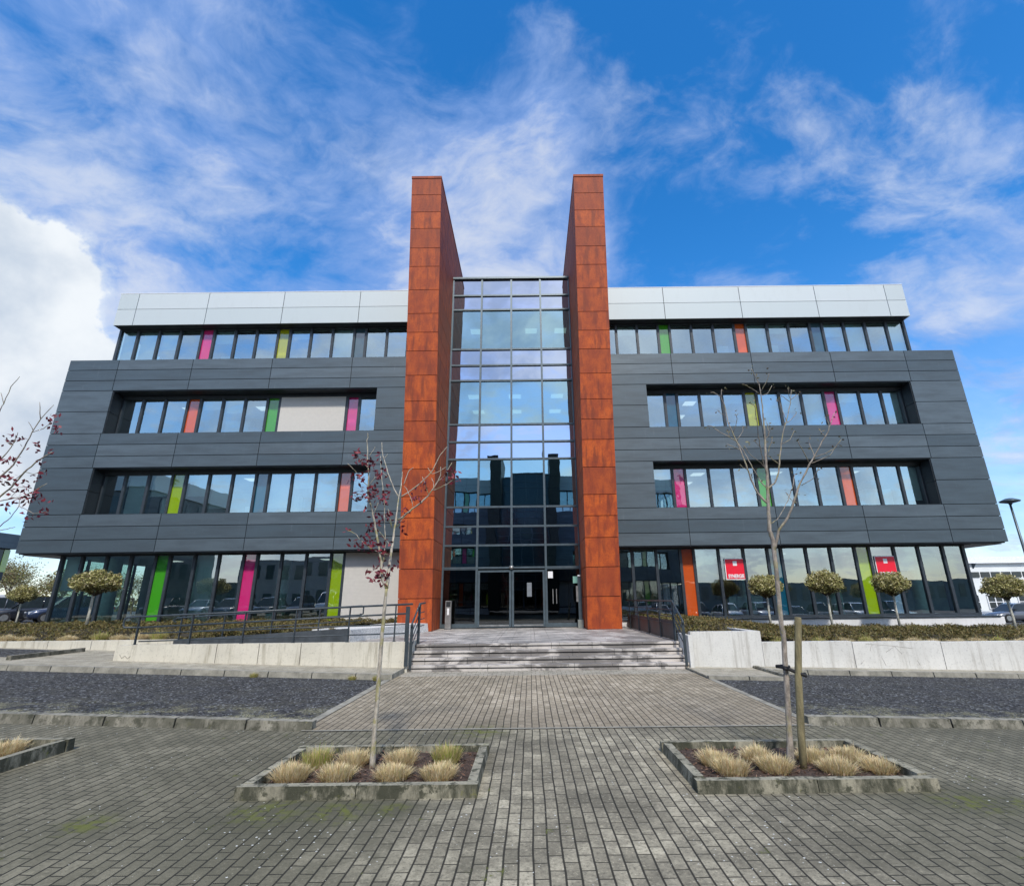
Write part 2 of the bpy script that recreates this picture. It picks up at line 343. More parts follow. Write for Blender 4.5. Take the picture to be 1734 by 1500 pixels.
def leafmat(name, cols, rough=.6, trans=.25):
    m, t, b = newmat(name); i = t.island()
    c = cols[0]; cur = None
    for k, cc in enumerate(cols[1:]):
        a = cols[0] if cur is None else cur
        cur = t.mix(t.ramp(i, (k+.55)/len(cols), (k+1.25)/len(cols)), a, cc)
    t.setin(b, 'Base Color', cur); b.inputs['Roughness'].default_value = rough
    tl = t.new('ShaderNodeBsdfTranslucent'); t.l.new(cur, tl.inputs[0]); mx = t.new('ShaderNodeMixShader'); mx.inputs[0].default_value = trans
    o = t.n['Material Output']; t.l.new(b.outputs[0], mx.inputs[1]); t.l.new(tl.outputs[0], mx.inputs[2]); t.l.new(mx.outputs[0], o.inputs[0]); return m
M['ball_leaf'] = leafmat('variegated_leaf', [(.13, .10, .045), (.30, .28, .09), (.50, .46, .17), (.68, .60, .34), (.24, .24, .08)])
M['cover_leaf'] = leafmat('ground_cover_leaf', [(.06, .048, .018), (.17, .13, .04), (.13, .13, .035), (.21, .155, .05)])
M['red_leaf'] = leafmat('maroon_leaf', [(.07, .008, .018), (.17, .014, .03), (.26, .04, .055)])
M['bud'] = leafmat('bud', [(.18, .15, .08), (.26, .24, .12), (.12, .09, .06)])
M['straw'] = leafmat('straw_blade', [(.50, .35, .18), (.76, .60, .36), (.84, .73, .50), (.60, .54, .27)], .7, .3)
M['straw_green'] = leafmat('green_straw_blade', [(.55, .42, .22), (.66, .52, .28), (.48, .46, .13), (.34, .40, .07)], .7, .3)
M['spring_leaf'] = leafmat('spring_leaf', [(.20, .17, .06), (.30, .25, .10), (.24, .26, .08), (.16, .11, .06)])
def bark(name, c, moss):
    m, t, b = newmat(name); v = t.world((1, 1, .4)); n = t.noise(v, 25, 6, .7); p = t.noise(t.world(), 7, 5, .7)
    cc = t.mix(t.ramp(n, .35, .65), tuple(x*.45 for x in c), c); cc = t.mix(t.ramp(p, .5, .62, 0, moss), cc, (.26, .24, .07))
    t.setin(b, 'Base Color', cc); b.inputs['Roughness'].default_value = .85; t.setin(b, 'Normal', t.bump(n, .6, .004)); return m
M['bark_pale'] = bark('pale_bark', (.50, .45, .37), .75)
M['bark_grey'] = bark('grey_bark', (.38, .33, .28), .45)
M['bark_ball'] = bark('cream_bark', (.66, .64, .54), .2)

# ------------------------------------------------------------------ mesh builder
class MB:
    def __init__(s): s.v = []; s.f = []; s.sm = []
    def face(s, pts, smooth=False):
        k = len(s.v); s.v += [tuple(p) for p in pts]; s.f.append(tuple(range(k, k+len(pts)))); s.sm.append(smooth)
    def hexa(s, p):     # p: 8 corners, bottom 4 ccw then top 4
        k = len(s.v); s.v += [tuple(q) for q in p]
        for f in ((3, 2, 1, 0), (4, 5, 6, 7), (0, 1, 5, 4), (1, 2, 6, 5), (2, 3, 7, 6), (3, 0, 4, 7)):
            s.f.append(tuple(k+i for i in f)); s.sm.append(False)
    def box(s, x0, x1, y0, y1, z0, z1):
        if x0 > x1: x0, x1 = x1, x0
        if y0 > y1: y0, y1 = y1, y0
        if z0 > z1: z0, z1 = z1, z0
        s.hexa([(x0, y0, z0), (x1, y0, z0), (x1, y1, z0), (x0, y1, z0), (x0, y0, z1), (x1, y0, z1), (x1, y1, z1), (x0, y1, z1)])
    def tube(s, pts, rad, seg=8, smooth=True, cap=True):
        pts = [Vector(p) for p in pts]; n = len(pts)
        if not hasattr(rad, '__len__'): rad = [rad]*n
        base = len(s.v); up = Vector((0, 0, 1))
        prev = None
        for i, p in enumerate(pts):
            d = (pts[min(i+1, n-1)]-pts[max(i-1, 0)])
            d = d.normalized() if d.length > 1e-9 else Vector((0, 0, 1))
            if prev is None:
                a = d.cross(up if abs(d.z) < .95 else Vector((1, 0, 0))).normalized()
            else: a = (prev-d*prev.dot(d)).normalized()
            prev = a; b = d.cross(a)
            for k in range(seg):
                t = 2*pi*k/seg; s.v.append(tuple(p+(a*cos(t)+b*sin(t))*rad[i]))
        for i in range(n-1):
            for k in range(seg):
                k2 = (k+1) % seg
                s.f.append((base+i*seg+k, base+i*seg+k2, base+(i+1)*seg+k2, base+(i+1)*seg+k)); s.sm.append(smooth)
        if cap:
            s.f.append(tuple(base+k for k in range(seg))[::-1]); s.sm.append(False)
            s.f.append(tuple(base+(n-1)*seg+k for k in range(seg))); s.sm.append(False)
    def lathe(s, prof, c=(0, 0, 0), seg=16):     # prof: (r,z)
        base = len(s.v); n = len(prof)
        for r, z in prof:
            for k in range(seg):
                t = 2*pi*k/seg; s.v.append((c[0]+r*cos(t), c[1]+r*sin(t), c[2]+z))
        for i in range(n-1):
            for k in range(seg):
                k2 = (k+1) % seg
                s.f.append((base+i*seg+k, base+i*seg+k2, base+(i+1)*seg+k2, base+(i+1)*seg+k)); s.sm.append(True)
    def build(s, name, mat, parent=None, origin=None):
        """verts are in world coordinates (or local ones when parent is not placed yet)"""
        me = bpy.data.meshes.new(name)
        org = Vector(origin) if origin is not None else (Vector(parent['_o']) if parent is not None and '_o' in parent else Vector((0, 0, 0)))
        me.from_pydata([tuple(Vector(v)-org) for v in s.v], [], s.f)
        me.polygons.foreach_set('use_smooth', s.sm)
        me.materials.append(M[mat] if isinstance(mat, str) else mat)
        me.update()
        o = bpy.data.objects.new(name, me); col.objects.link(o)
        if parent is not None: o.parent = parent; o['_o'] = tuple(org)
        elif origin is not None: o.location = org; o['_o'] = tuple(org)
        return o
def tag(o, label=None, cat=None, group=None, kind=None):
    if label: o['label'] = label
    if cat: o['category'] = cat
    if group: o['group'] = group
    if kind: o['kind'] = kind
    return o
def thing(name, loc, label, cat, group=None):
    o = bpy.data.objects.new(name, None); col.objects.link(o); o.location = loc; o['_o'] = tuple(loc); o.empty_display_size = .3
    return tag(o, label, cat, group)
def copy_tree(o, parent=None):
    c = o.copy(); col.objects.link(c)
    if parent is not None: c.parent = parent
    for ch in list(o.children): copy_tree(ch, c)
    return c
def put(o, loc, rz=0, sc=1, label=None):
    o.location = loc; o.rotation_euler = (0, 0, rz); o.scale = (sc, sc, sc) if not hasattr(sc, '__len__') else sc
    if label: o['label'] = label
    return o
def quads(name, C, T, N, L, W, mat, parent=None, local=True):
    """many leaf quads: centres C, direction T, side N, half length L, half width W (numpy)"""
    n = len(C); A = T*L[:, None]; B = N*W[:, None]
    V = np.stack([C-A, C+B*1.0, C+A, C-B*1.0], 1).reshape(-1, 3)
    F = np.arange(4*n).reshape(-1, 4)
    me = bpy.data.meshes.new(name); me.from_pydata(V.tolist(), [], F.tolist()); me.materials.append(M[mat]); me.update()
    o = bpy.data.objects.new(name, me); col.objects.link(o)
    if parent is not None: o.parent = parent
    return o
def unit(n):
    v = rng.normal(size=(n, 3)); return v/np.linalg.norm(v, axis=1)[:, None]
def ortho(T):
    r = unit(len(T)); N = np.cross(T, r); return N/np.linalg.norm(N, axis=1)[:, None]
def gz(x):
    if x < -3: return .034*min(19.0, -3-x)
    if x > 3.9: return -.027*min(18.0, x-3.9)
    return 0.0
XB = [-400, -60, -22, -3, 3.9, 21.9, 60, 400]
# ------------------------------------------------------------------ ground
def sheet(name, x0, x1, y0, y1, lift, mat):
    xs = sorted(set([x0, x1]+[x for x in XB if x0 < x < x1])); m = MB()
    for a, b in zip(xs, xs[1:]):
        m.face([(a, y0, gz(a)+lift), (b, y0, gz(b)+lift), (b, y1, gz(b)+lift), (a, y1, gz(a)+lift)])
    return tag(m.build(name, mat), kind='structure')
sheet('ground', -400, 400, -400, 400, -.012, 'road')
sheet('paving', -45, 45, -19, 7.80, 0, 'pav')
sheet('path', -3.2, 3.89, 7.86, 13.0, .004, 'tan')
sheet('path', -3.2, 3.89, 13.0, 13.86, .004, paver_mat('tan_paving_header', (.36, .33, .26), (.42, .38, .31), (.10, .09, .06), .2, .1, 0, .21, .2, False, .006))
sheet('kerb_strip', -3.2, 3.89, 7.80, 7.86, .008, 'kerb_clean')
sheet('parking_bay', -45, -3.32, 7.98, 12.46, -.004, 'asphalt')
sheet('parking_bay', 4.0, 45, 8.0, 13.12, -.004, 'asphalt')
sheet('kerb_strip', -3.33, -3.2, 7.9, 12.5, .010, 'kerb_clean')
sheet('kerb_strip', 3.89, 4.01, 7.9, 12.1, .010, 'kerb_clean')
sheet('pavement', -45, -3.2, 12.60, 16.6, .10, 'walk')
sheet('pavement', 3.89, 5.62, 12.18, 14.2, .045, 'walk')
sheet('pavement', 5.62, 45, 13.25, 14.2, .08, 'walk')
def kerb_run(x0, x1, y0, y1, z0, z1, step, mat, axis='x'):
    m = MB(); a, b = (x0, x1) if axis == 'x' else (y0, y1); t = a; i = 0
    while t < b-.05:
        e = min(t+step, b); g = .012; j = random.uniform(-.008, .008)
        if axis == 'x':
            za, zb = gz(t), gz(e)
            p = [(t+g, y0+j, za+z0), (e-g, y0+j, zb+z0), (e-g, y1, zb+z0), (t+g, y1, za+z0)]
            q = [(t+g, y0+j+.025, za+z1), (e-g, y0+j+.025, zb+z1), (e-g, y1, zb+z1), (t+g, y1, za+z1)]
        else:
            zc = gz(x0); p = [(x0, t+g, zc+z0), (x1, t+g, zc+z0), (x1, e-g, zc+z0), (x0, e-g, zc+z0)]
            q = [(x0+.02, t+g, zc+z1), (x1-.02, t+g, zc+z1), (x1-.02, e-g, zc+z1), (x0+.02, e-g, zc+z1)]
        m.hexa(p+q); t = e
    return tag(m.build('kerb', mat), kind='structure')
kerb_run(-45, -3.16, 12.44, 12.60, -.05, .115, 1.0, 'kerb_clean')
kerb_run(3.89, 5.62, 12.04, 12.18, -.05, .07, .9, 'kerb_clean')
kerb_run(5.62, 45, 13.10, 13.25, -.05, .10, 1.0, 'kerb_clean')
kerb_run(5.62, 5.76, 12.2, 13.95, -.05, .10, .9, 'kerb', 'y')
kerb_run(-45, -3.06, 7.84, 8.00, -.05, .11, 1.0, 'kerb')
kerb_run(3.86, 45, 7.86, 8.02, -.05, .10, 1.0, 'kerb')
kerb_run(-12.98, -12.84, 13.35, 15.6, -.05, .20, 1.1, 'kerb', 'y')
kerb_run(-3.21, -3.165, 12.61, 13.71, -.05, .112, 1.0, 'kerb_clean', 'y')
kerb_run(3.885, 3.93, 12.2, 13.72, -.05, .055, 1.0, 'kerb_clean', 'y')
sheet('parking_bay', -30, -12.98, 13.9, 15.7, .104, 'asphalt')

# ------------------------------------------------------------------ the office building
CX = -.81; G = 23.0; W = 23.75; S = 23.2
ZT, Z3, Z2, Z1, ZG = 13.6, 11.90, 9.65, 7.93, 5.71     # grey top, recess tops and sills
UB = [4.39, 5.54, 6.65, 7.77, 8.39, 9.54, 10.69, 11.81, 12.45, 13.59, 14.72, 15.86, 16.52, 17.67, 18.8, 19.94, 20.89]
JT = [8.08, 12.14, 16.17, 19.93]
off = thing('office_building', (CX, 23, 0), 'dark grey and silver four storey office block with two rust coloured fins', 'office building')
def ux(s, u): return CX+s*u
for s in (-1, 1):
    # cladding: rows of panels with open joints, each its own slab
    m = MB(); g = .015
    def row(u0, u1, z0, z1, joints=JT):
        xs = [u0]+[j for j in joints if u0 < j < u1]+[u1]
        for a, b in zip(xs, xs[1:]):
            ga = 0 if a == u0 else g; gb = 0 if b == u1 else g
            m.box(ux(s, a+ga), ux(s, b-gb), G, G+.04, z0+g, z1-g)
    for z0, z1 in ((13.03, 13.6), (12.45, 13.03), (11.9, 12.45), (9.08, 9.65), (8.5, 9.08), (7.93, 8.5), (5.15, 5.71), (4.55, 5.15), (3.97, 4.55)):
        row(4.25, 22.42, z0, z1)
    for z0, z1 in ((10.79, 11.9), (9.65, 10.79), (6.86, 7.93), (5.71, 6.86)):
        row(19.88, 22.42, z0, z1, []); row(4.25, 6.70, z0, z1, [])
    # end walls
    for z0, z1 in ((13.03, 13.6), (12.45, 13.03), (11.9, 12.45), (10.79, 11.9), (9.65, 10.79), (9.08, 9.65), (8.5, 9.08), (7.93, 8.5), (6.86, 7.93), (5.71, 6.86), (5.15, 5.71), (4.55, 5.15), (3.97, 4.55)):
        for y0 in (23.045, 26.5, 30.5): m.box(ux(s, 22.38), ux(s, 22.42), y0+.005, min(y0+4, 36) - (.02 if y0 > 24 else .55), z0+g, z1-g)
    m.build('cladding', 'grey', off)
    m = MB()
    for z0, z1 in ((11.93, 13.57), (7.96, 9.62), (4.0, 5.68)):
        m.box(ux(s, 3.2), ux(s, 22.375), G+.045, 36, z0, z1)
    for z0, z1 in ((9.62, 11.93), (5.68, 7.96)):
        m.box(ux(s, 19.9), ux(s, 22.37), G+.046, 36, z0, z1); m.box(ux(s, 4.3), ux(s, 6.68), G+.046, 24.3, z0, z1)
        m.box(ux(s, 6.68), ux(s, 19.9), 29.5, 36, z0, z1)
    m.box(ux(s, 3.2), ux(s, 20.8), 29.6, 36, .5, 4.0)
    m.box(ux(s, 3.2), ux(s, 20.7), 29.6, 36, 13.57, 15.72)
    m.build('wall_core', 'black', off)
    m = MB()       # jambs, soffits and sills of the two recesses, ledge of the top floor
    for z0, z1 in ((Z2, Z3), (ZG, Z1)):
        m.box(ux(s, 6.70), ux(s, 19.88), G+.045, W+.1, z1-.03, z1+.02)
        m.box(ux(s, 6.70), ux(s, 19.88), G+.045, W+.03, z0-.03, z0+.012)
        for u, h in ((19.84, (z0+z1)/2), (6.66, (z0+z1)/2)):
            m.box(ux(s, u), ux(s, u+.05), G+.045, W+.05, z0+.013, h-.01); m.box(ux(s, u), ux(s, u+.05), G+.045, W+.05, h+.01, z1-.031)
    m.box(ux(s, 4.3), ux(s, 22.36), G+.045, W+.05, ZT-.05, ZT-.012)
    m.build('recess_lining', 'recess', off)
    m = MB(); m.box(ux(s, 4.0), ux(s, 22.3), G+.05, 35.9, 3.93, 3.999)
    m.build('soffit', 'soffit', off)
    m = MB(); m.box(ux(s, 20.95), ux(s, 22.36), G+.3, 35.8, 3.90, 3.929); m.build('soffit_panel', 'soffit_white', off)
    # silver parapet
    m = MB()
    for z0, z1 in ((16.66, 17.61), (15.70, 16.66)):
        xs = [4.25]+JT+[20.93]
        for a, b in zip(xs, xs[1:]): m.box(ux(s, a+(g if a != 4.25 else 0)), ux(s, b-(g if b != 20.93 else 0)), S, S+.04, z0+g*.8, z1-g*.8)
        for y0 in (23.25, 27.2, 31.2): m.box(ux(s, 20.89), ux(s, 20.93), y0, y0+3.93, z0+g, z1-g)
    pp = m.build('parapet', 'silver', off)
    m = MB(); m.box(ux(s, 3.3), ux(s, 20.88), S+.045, 36, 15.74, 17.58); m.build('roof_slab', 'black', off)
    m = MB(); m.box(ux(s, 4.2), ux(s, 20.95), S-.01, S+.06, 17.612, 17.64); m.build('parapet_cap', 'white', off)
    m = MB(); m.box(ux(s, 4.2), ux(s, 20.88), S+.05, 26, 15.71, 15.739); m.build('soffit', 'soffit', off)
    # interiors
    m = MB()
    for z, ua, ub in ((15.66, 4.4, 20.85), (11.90, 6.7, 19.9), (7.93, 6.7, 19.9), (3.90, 4.4, 20.8)):
        m.box(ux(s, ua), ux(s, ub), W+.12, 29.4, z-.06, z-.03)
    m.build('ceiling', 'ceiling', off)
    m = MB()
    for z0, z1, ua, ub in ((13.6, 15.6, 4.4, 20.6), (9.65, 11.84, 6.75, 19.9), (5.71, 7.87, 6.75, 19.9), (.75, 3.84, 4.4, 20.6)):
        m.box(ux(s, ua), ux(s, ub), 28.6, 28.7, z0, z1)
        for u in (8.1, 12.13, 16.2):
            if random.random() < .75: m.box(ux(s, u-.05), ux(s, u+.05), W+.6, 28.55, z0, z1)
    m.build('room_wall', 'room', off)
    m = MB(); m.box(ux(s, 3.2), ux(s, 20.8), W+.1, 29.5, .60, .74)
    for z, ub in ((13.575, 20.8), (9.625, 19.9), (5.685, 19.9)): m.box(ux(s, 4.4), ux(s, ub), W+.14, 29.4, z, z+.02)
    m.build('room_floor', 'floor_in', off)
    # coloured panels, panes and frames
    cols = {-1: {3: ('slate', 'yellow', 'pink'), 2: ('pink', 'green', 'orange'), 1: ('orange', 'teal', 'lime'), 0: ('lime', 'pink', 'green')},
            1: {3: ('green', 'orange', 'slate'), 2: ('teal', 'yellow', 'pink'), 1: ('pink', 'green', 'orange'), 0: ('orange', 'teal', 'lime')}}[s]
    for fl, (z0, z1, ua, ub) in {3: (13.60, 15.72, 4.39, 20.89), 2: (Z2+.012, 11.74, 6.71, 19.84), 1: (ZG+.012, 7.78, 6.71, 19.84), 0: (.90, 3.93, 4.39, 20.89)}.items():
        fr = MB(); bs = [u for u in UB if ua+.3 < u < ub-.3]; bs = [ua]+bs+[ub]
        hw = .062
        for u in bs:
            if fl in (3, 0) and u == ub: fr.box(ux(s, u-.07), ux(s, u+.05), W-.07, W+.12, z0, z1)
            else: fr.box(ux(s, u-hw), ux(s, u+hw), W-.06, W+.1, z0, z1)
        fr.box(ux(s, ua), ux(s, ub), W-.065, W+.11, z0-.03 if fl else z0-.02, z0+.045)
        fr.box(ux(s, ua), ux(s, ub), W-.068, W+.11, z1-.055, z1+.15 if fl in (1, 2) else z1+.03)
        if fl in (1, 2): fr.box(ux(s, ua), ux(s, ub), W-.12, W-.07, z1-.02, z1+.12)
        frame = fr.build('window_frame', 'dark_frame', off)
        ci = 0
        for a, b in zip(bs, bs[1:]):
            coloured = abs((b-a)-.64) < .05
            if s == -1 and fl == 2 and a >= 8.3 and b <= 11.9: continue
            if s == -1 and fl == 0 and b <= 7.8: continue
            x0, x1 = ux(s, a+hw), ux(s, b-hw)
            tx, tz = random.uniform(-.0035, .0035), random.uniform(-.004, .004)
            p = MB(); xl, xh = min(x0, x1), max(x0, x1); dy = W+.01
            p.face([(xl, dy-tx-tz, z0+.04), (xh, dy+tx-tz, z0+.04), (xh, dy+tx+tz, z1-.05), (xl, dy-tx+tz, z1-.05)])
            if coloured:
                c = cols[fl][ci]; ci += 1
                o = p.build('coloured_panel', 'p_'+c, frame); o['label'] = {'slate': 'slate blue', 'teal': 'dark teal', 'lime': 'lime yellow'}.get(c, c)+' glass strip'
            else: p.build('glass_pane', 'glass_gf' if fl == 0 else 'glass', frame)
        # roller blinds inside, pulled to different heights
        for a, b in zip(bs, bs[1:]):
            if b-a < .8 or random.random() > (.45 if fl else .22): continue
            d = random.choice((.25, .35, .5, .8, .95))*(z1-z0)
            bl = MB(); bl.box(ux(s, a+.09), ux(s, b-.09), W+.17, W+.18, z1-.06-d, z1-.06); bl.build('roller_blind', 'blind_in', off)
        # ceiling lamps
        zc = {3: 15.60, 2: 11.838, 1: 7.868, 0: 3.838}[fl]
        for u in (9.6, 13.6, 17.6):
            for y in ((25.2, 27.3) if fl in (1, 2) else (26.2,)):
                if random.random() < .8:
                    lm = MB(); lm.box(ux(s, u-.3), ux(s, u+.3), y, y+.6, zc-.02, zc-.003); lm.build('ceiling_light', 'lamp', off)
    # side glazing of ground and top floor
    for z0, z1 in ((.9, 3.93), (13.6, 15.72)):
        fr = MB(); ys = [W+.12, 25.2, 26.7, 28.2]
        for y in ys[1:]: fr.box(ux(s, 20.80), ux(s, 20.90), y-.05, y+.05, z0, z1)
        fr.box(ux(s, 20.80), ux(s, 20.90), W+.12, 28.2, z0-.02, z0+.05); fr.box(ux(s, 20.80), ux(s, 20.90), W+.12, 28.2, z1-.05, z1+.01)
        frame = fr.build('window_frame', 'dark_frame', off)
        for a, b in zip(ys, ys[1:]):
            p = MB(); p.face([(ux(s, 20.86), a, z0), (ux(s, 20.86), b, z0), (ux(s, 20.86), b, z1), (ux(s, 20.86), a, z1)]); p.build('glass_pane', 'glass_gf', frame)
    # round columns behind the ground floor glass
    for u, y in ((19.3, 24.9), (15.3, 25.0), (11.3, 25.4)):
        m = MB(); m.lathe([(.30, .75), (.30, 3.84)], (ux(s, u), y, 0), 24); m.build('column', 'column', off)
    # desks and cupboards seen low through the glass
    m = MB()
    for z in (5.71, 9.65, 13.6, .76):
        for k in range(5):
            u = random.uniform(8, 18); h = random.choice((.35, .5, .75, 1.0)); wd = random.uniform(.3, 1.3)
            m.box(ux(s, u), ux(s, u+wd), W+.45, W+.85, z, z+h)
    m.build('furniture', 'blind_in', off)
# exterior blinds of the left wing
for u0, u1, z0, z1 in ((8.46, 11.74, Z2+.05, 11.80), (4.25, 7.70, .92, 3.90)):
    m = MB(); n = int((z1-z0)/.06); h = (z1-z0)/n
    for i in range(n):
        a = z0+i*h; x0, x1 = CX-u1, CX-u0
        m.face([(x0, W-.075, a), (x1, W-.075, a), (x1, W-.0772, a+h*.55), (x0, W-.0772, a+h*.55)]); m.face([(x0, W-.0772, a+h*.55), (x1, W-.0772, a+h*.55), (x1, W-.075, a+h), (x0, W-.075, a+h)])
    m.build('exterior_blind', simple('blind_slats', (.54, .515, .47), .7, 0, .03), off)
# plinth
m = MB(); m.box(ux(1, 4.4), ux(1, 21.15), 22.85, 23.9, -.6, .80); m.build('plinth', 'plinth', off)
for s_, yy in ((1, 22.8), (-1, 23.2)):
    m = MB(); m.box(ux(s_, 4.3), ux(s_, 21.0), yy, W+.02, .803, .85); m.box(ux(s_, 4.3), ux(s_, 20.9), W-.1, W+.15, .85, .90); m.build('plinth_sill', 'dark_frame', off)
m = MB(); m.box(ux(-1, 4.4), ux(-1, 21.0), 23.25, 23.9, .1, .80); m.build('plinth', 'plinth', off)

# curtain wall of the entrance
CY = 22.4; XS = [-3.80, -2.31, -.80, .69, 2.20]; ZS = [3.06, 4.02, 4.85, 5.72, 7.95, 8.79, 9.65, 11.91, 12.73, 13.60, 15.84, 16.68, 17.65]
fr = MB()
for i, x in enumerate(XS):
    h = .045 if 0 < i < 4 else .06
    if i == 2: fr.box(x-h, x+h, CY-.07, CY+.1, 3.06, 17.65)
    else: fr.box(x-h, x+h, CY-.07, CY+.1, .62, 17.65)
for z in ZS[:-1]: fr.box(XS[0], XS[-1], CY-.065, CY+.09, z-.04, z+.04)
fr.box(XS[0]-.08, XS[-1]+.08, CY-.12, CY+.2, 17.65, 17.75)
cf = fr.build('curtain_frame', 'mullion', off)
span = {(3.06, 4.02): 'glass_curtain', (4.02, 4.85): 'spandrel', (4.85, 5.72): 'spandrel', (7.95, 8.79): 'spandrel', (8.79, 9.65): 'spandrel', (11.91, 12.73): 'spandrel', (12.73, 13.6): 'spandrel', (15.84, 16.68): 'spandrel', (16.68, 17.65): 'spandrel'}
for a, b in zip(ZS, ZS[1:]):
    for x0, x1 in zip(XS, XS[1:]):
        p = MB(); t1, t2 = random.uniform(-.004, .004), random.uniform(-.003, .003); y = CY+.01; x0_, x1_ = x0+.04, x1-.04
        p.face([(x0_, y-t1-t2, a+.035), (x1_, y+t1-t2, a+.035), (x1_, y+t1+t2, b-.035), (x0_, y-t1+t2, b-.035)])
        p.build('glass_pane', span.get((a, b), 'glass_curtain'), cf)
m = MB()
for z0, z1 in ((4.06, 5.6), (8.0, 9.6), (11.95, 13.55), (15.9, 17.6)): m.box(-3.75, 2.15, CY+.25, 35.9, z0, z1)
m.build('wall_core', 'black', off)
m = MB()
for z in (15.87, 11.92, 7.97): m.box(-3.75, 2.15, CY+.2, 28.5, z-.05, z-.01)
m.build('ceiling', 'ceiling', off)
m = MB()
for z0, z1 in ((13.56, 15.8), (9.61, 11.86), (5.61, 7.9)): m.box(-3.75, 2.15, 28.5, 28.6, z0, z1)
m.build('room_wall', 'room', off)
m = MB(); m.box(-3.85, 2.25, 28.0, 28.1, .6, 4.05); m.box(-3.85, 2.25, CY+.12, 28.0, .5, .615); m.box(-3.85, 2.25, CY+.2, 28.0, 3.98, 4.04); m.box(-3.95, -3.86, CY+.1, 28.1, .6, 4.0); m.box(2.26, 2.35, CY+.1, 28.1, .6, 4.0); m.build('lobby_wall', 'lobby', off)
for x, z in ((-3.1, 15.80), (-.1, 15.80), (1.5, 15.8), (-3.1, 11.85), (-1.0, 11.85), (1.2, 11.85)):
    for y in ((24.2,) if z > 15 else (24.0, 26.2)):
        lm = MB(); lm.box(x, x+.62, y, y+.5, z-.02, z-.002); lm.build('ceiling_light', 'lamp', off)
# fixed side lights and the two sliding leaves
for x0, x1 in ((-3.74, -2.36), (.74, 2.14)):
    fr = MB(); fr.box(x0, x1, CY-.05, CY+.05, .62, .78); fr.box(x0, x1, CY-.05, CY+.05, 2.98, 3.02); sfr = fr.build('side_light', 'mullion', off)
    p = MB(); p.face([(x0, CY+.01, .78), (x1, CY+.01, .78), (x1, CY+.01, 2.98), (x0, CY+.01, 2.98)]); p.build('glass_pane', 'glass_door', sfr)
for x0, x1 in ((-2.25, -.81), (-.79, .63)):
    fr = MB(); fr.box(x0, x0+.09, CY-.12, CY-.06, .64, 2.95); fr.box(x1-.09, x1, CY-.12, CY-.06, .64, 2.95); fr.box(x0+.09, x1-.09, CY-.12, CY-.06, .64, .75); fr.box(x0+.09, x1-.09, CY-.12, CY-.06, 2.87, 2.95)
    d = fr.build('entrance_door', 'mullion', off)
    p = MB(); p.face([(x0+.09, CY-.09, .75), (x1-.09, CY-.09, .75), (x1-.09, CY-.09, 2.87), (x0+.09, CY-.09, 2.87)]); p.build('glass_pane', 'glass_door', d)
    p = MB(); p.box(x0+.1, x1-.1, CY-.135, CY-.121, .68, .73); p.build('kick_plate', 'steel', d)
m = MB(); m.box(.95, .98, CY-.08, CY-.05, 1.55, 2.15); m.box(1.1, 1.13, CY-.08, CY-.05, 1.55, 2.15); m.build('door_handle', 'steel', off)
m = MB(); m.lathe([(0.0, .10), (.07, .09), (.10, .04), (.10, 0), (.06, -.05), (.0, -.07)], (-.8, CY-.15, 3.04), 20); m.build('door_sensor', 'steel', off)

# the two leaning fins
TZ = [.6, 1.81, 2.92, 4.04, 4.89, 5.73, 6.83, 7.96, 8.81, 9.66, 10.77, 11.84, 12.67, 13.52, 14.61, 15.70, 16.58, 17.52, 18.33, 19.18, 19.99]
def yf(z): return 20.5-(z-.6)*.1231
for s in (-1, 1):
    xi, xo = ux(s, 3.0), ux(s, 4.33); m = MB(); g = .012
    def slab(xa, xb, ya0, ya1, yb0, yb1, z0, z1):   # y range at bottom (ya) and top (yb)
        if xa > xb: xa, xb = xb, xa
        m.hexa([(xa, ya0, z0), (xb, ya0, z0), (xb, ya1, z0), (xa, ya1, z0), (xa, yb0, z1), (xb, yb0, z1), (xb, yb1, z1), (xa, yb1, z1)])
    for a, b in zip(TZ, TZ[1:]):
        z0, z1 = a+g, b-g; fa, fb = yf(z0), yf(z1)
        slab(xi, xo, fa, fa+.04, fb, fb+.04, z0, z1)
        for x, dx in ((xi, s*.035), (xo, -s*.035)):
            slab(x, x+dx, fa+.05, 22.28, fb+.05, 22.28, z0, z1); slab(x, x+dx, 22.52 if x == xi and z0 < 17 else 22.31, 26.5, 22.52 if x == xi and z0 < 17 else 22.31, 26.5, z0, z1)
        slab(xi+s*.05, xo-s*.05, 26.46, 26.5, 26.46, 26.5, z0, z1)
    fin = m.build('corten_fin', 'corten', off)
    m = MB(); slab(xi+s*.04, xo-s*.04, yf(.6)+.045, 26.4, yf(20)+.045, 26.4, .5, 20.0); m.build('fin_core', 'corten_dark', fin)
    m = MB(); slab(xi-s*.015, xo+s*.015, yf(20)-.02, 26.52, yf(20.1)-.02, 26.52, 20.0, 20.11); m.build('fin_cap', 'corten', fin)

# stickers and notices on the entrance glass
def card(name, x0, x1, z0, z1, y, mat, label, cat, t=.008):
    m = MB(); m.box(x0, x1, y-t, y, z0, z1); o = m.build(name, mat, None, origin=((x0+x1)/2, y, z0)); return tag(o, label, cat)
card('notice', .73-.92+.05, .06, 1.85, 2.42, CY-.10, simple('grey_paper', (.16, .18, .2), .6), 'grey printed notice taped inside the right sliding door', 'notice')
card('sticker', .77, .98, 2.60, 2.88, CY-.02, 'white', 'small white sticker high on the glass right of the doors', 'sticker')
card('sticker', 1.84, 2.08, 2.38, 2.66, CY-.02, simple('green_paper', (.22, .45, .38), .6), 'pale green sticker on the glass beside the intercom post', 'sticker')
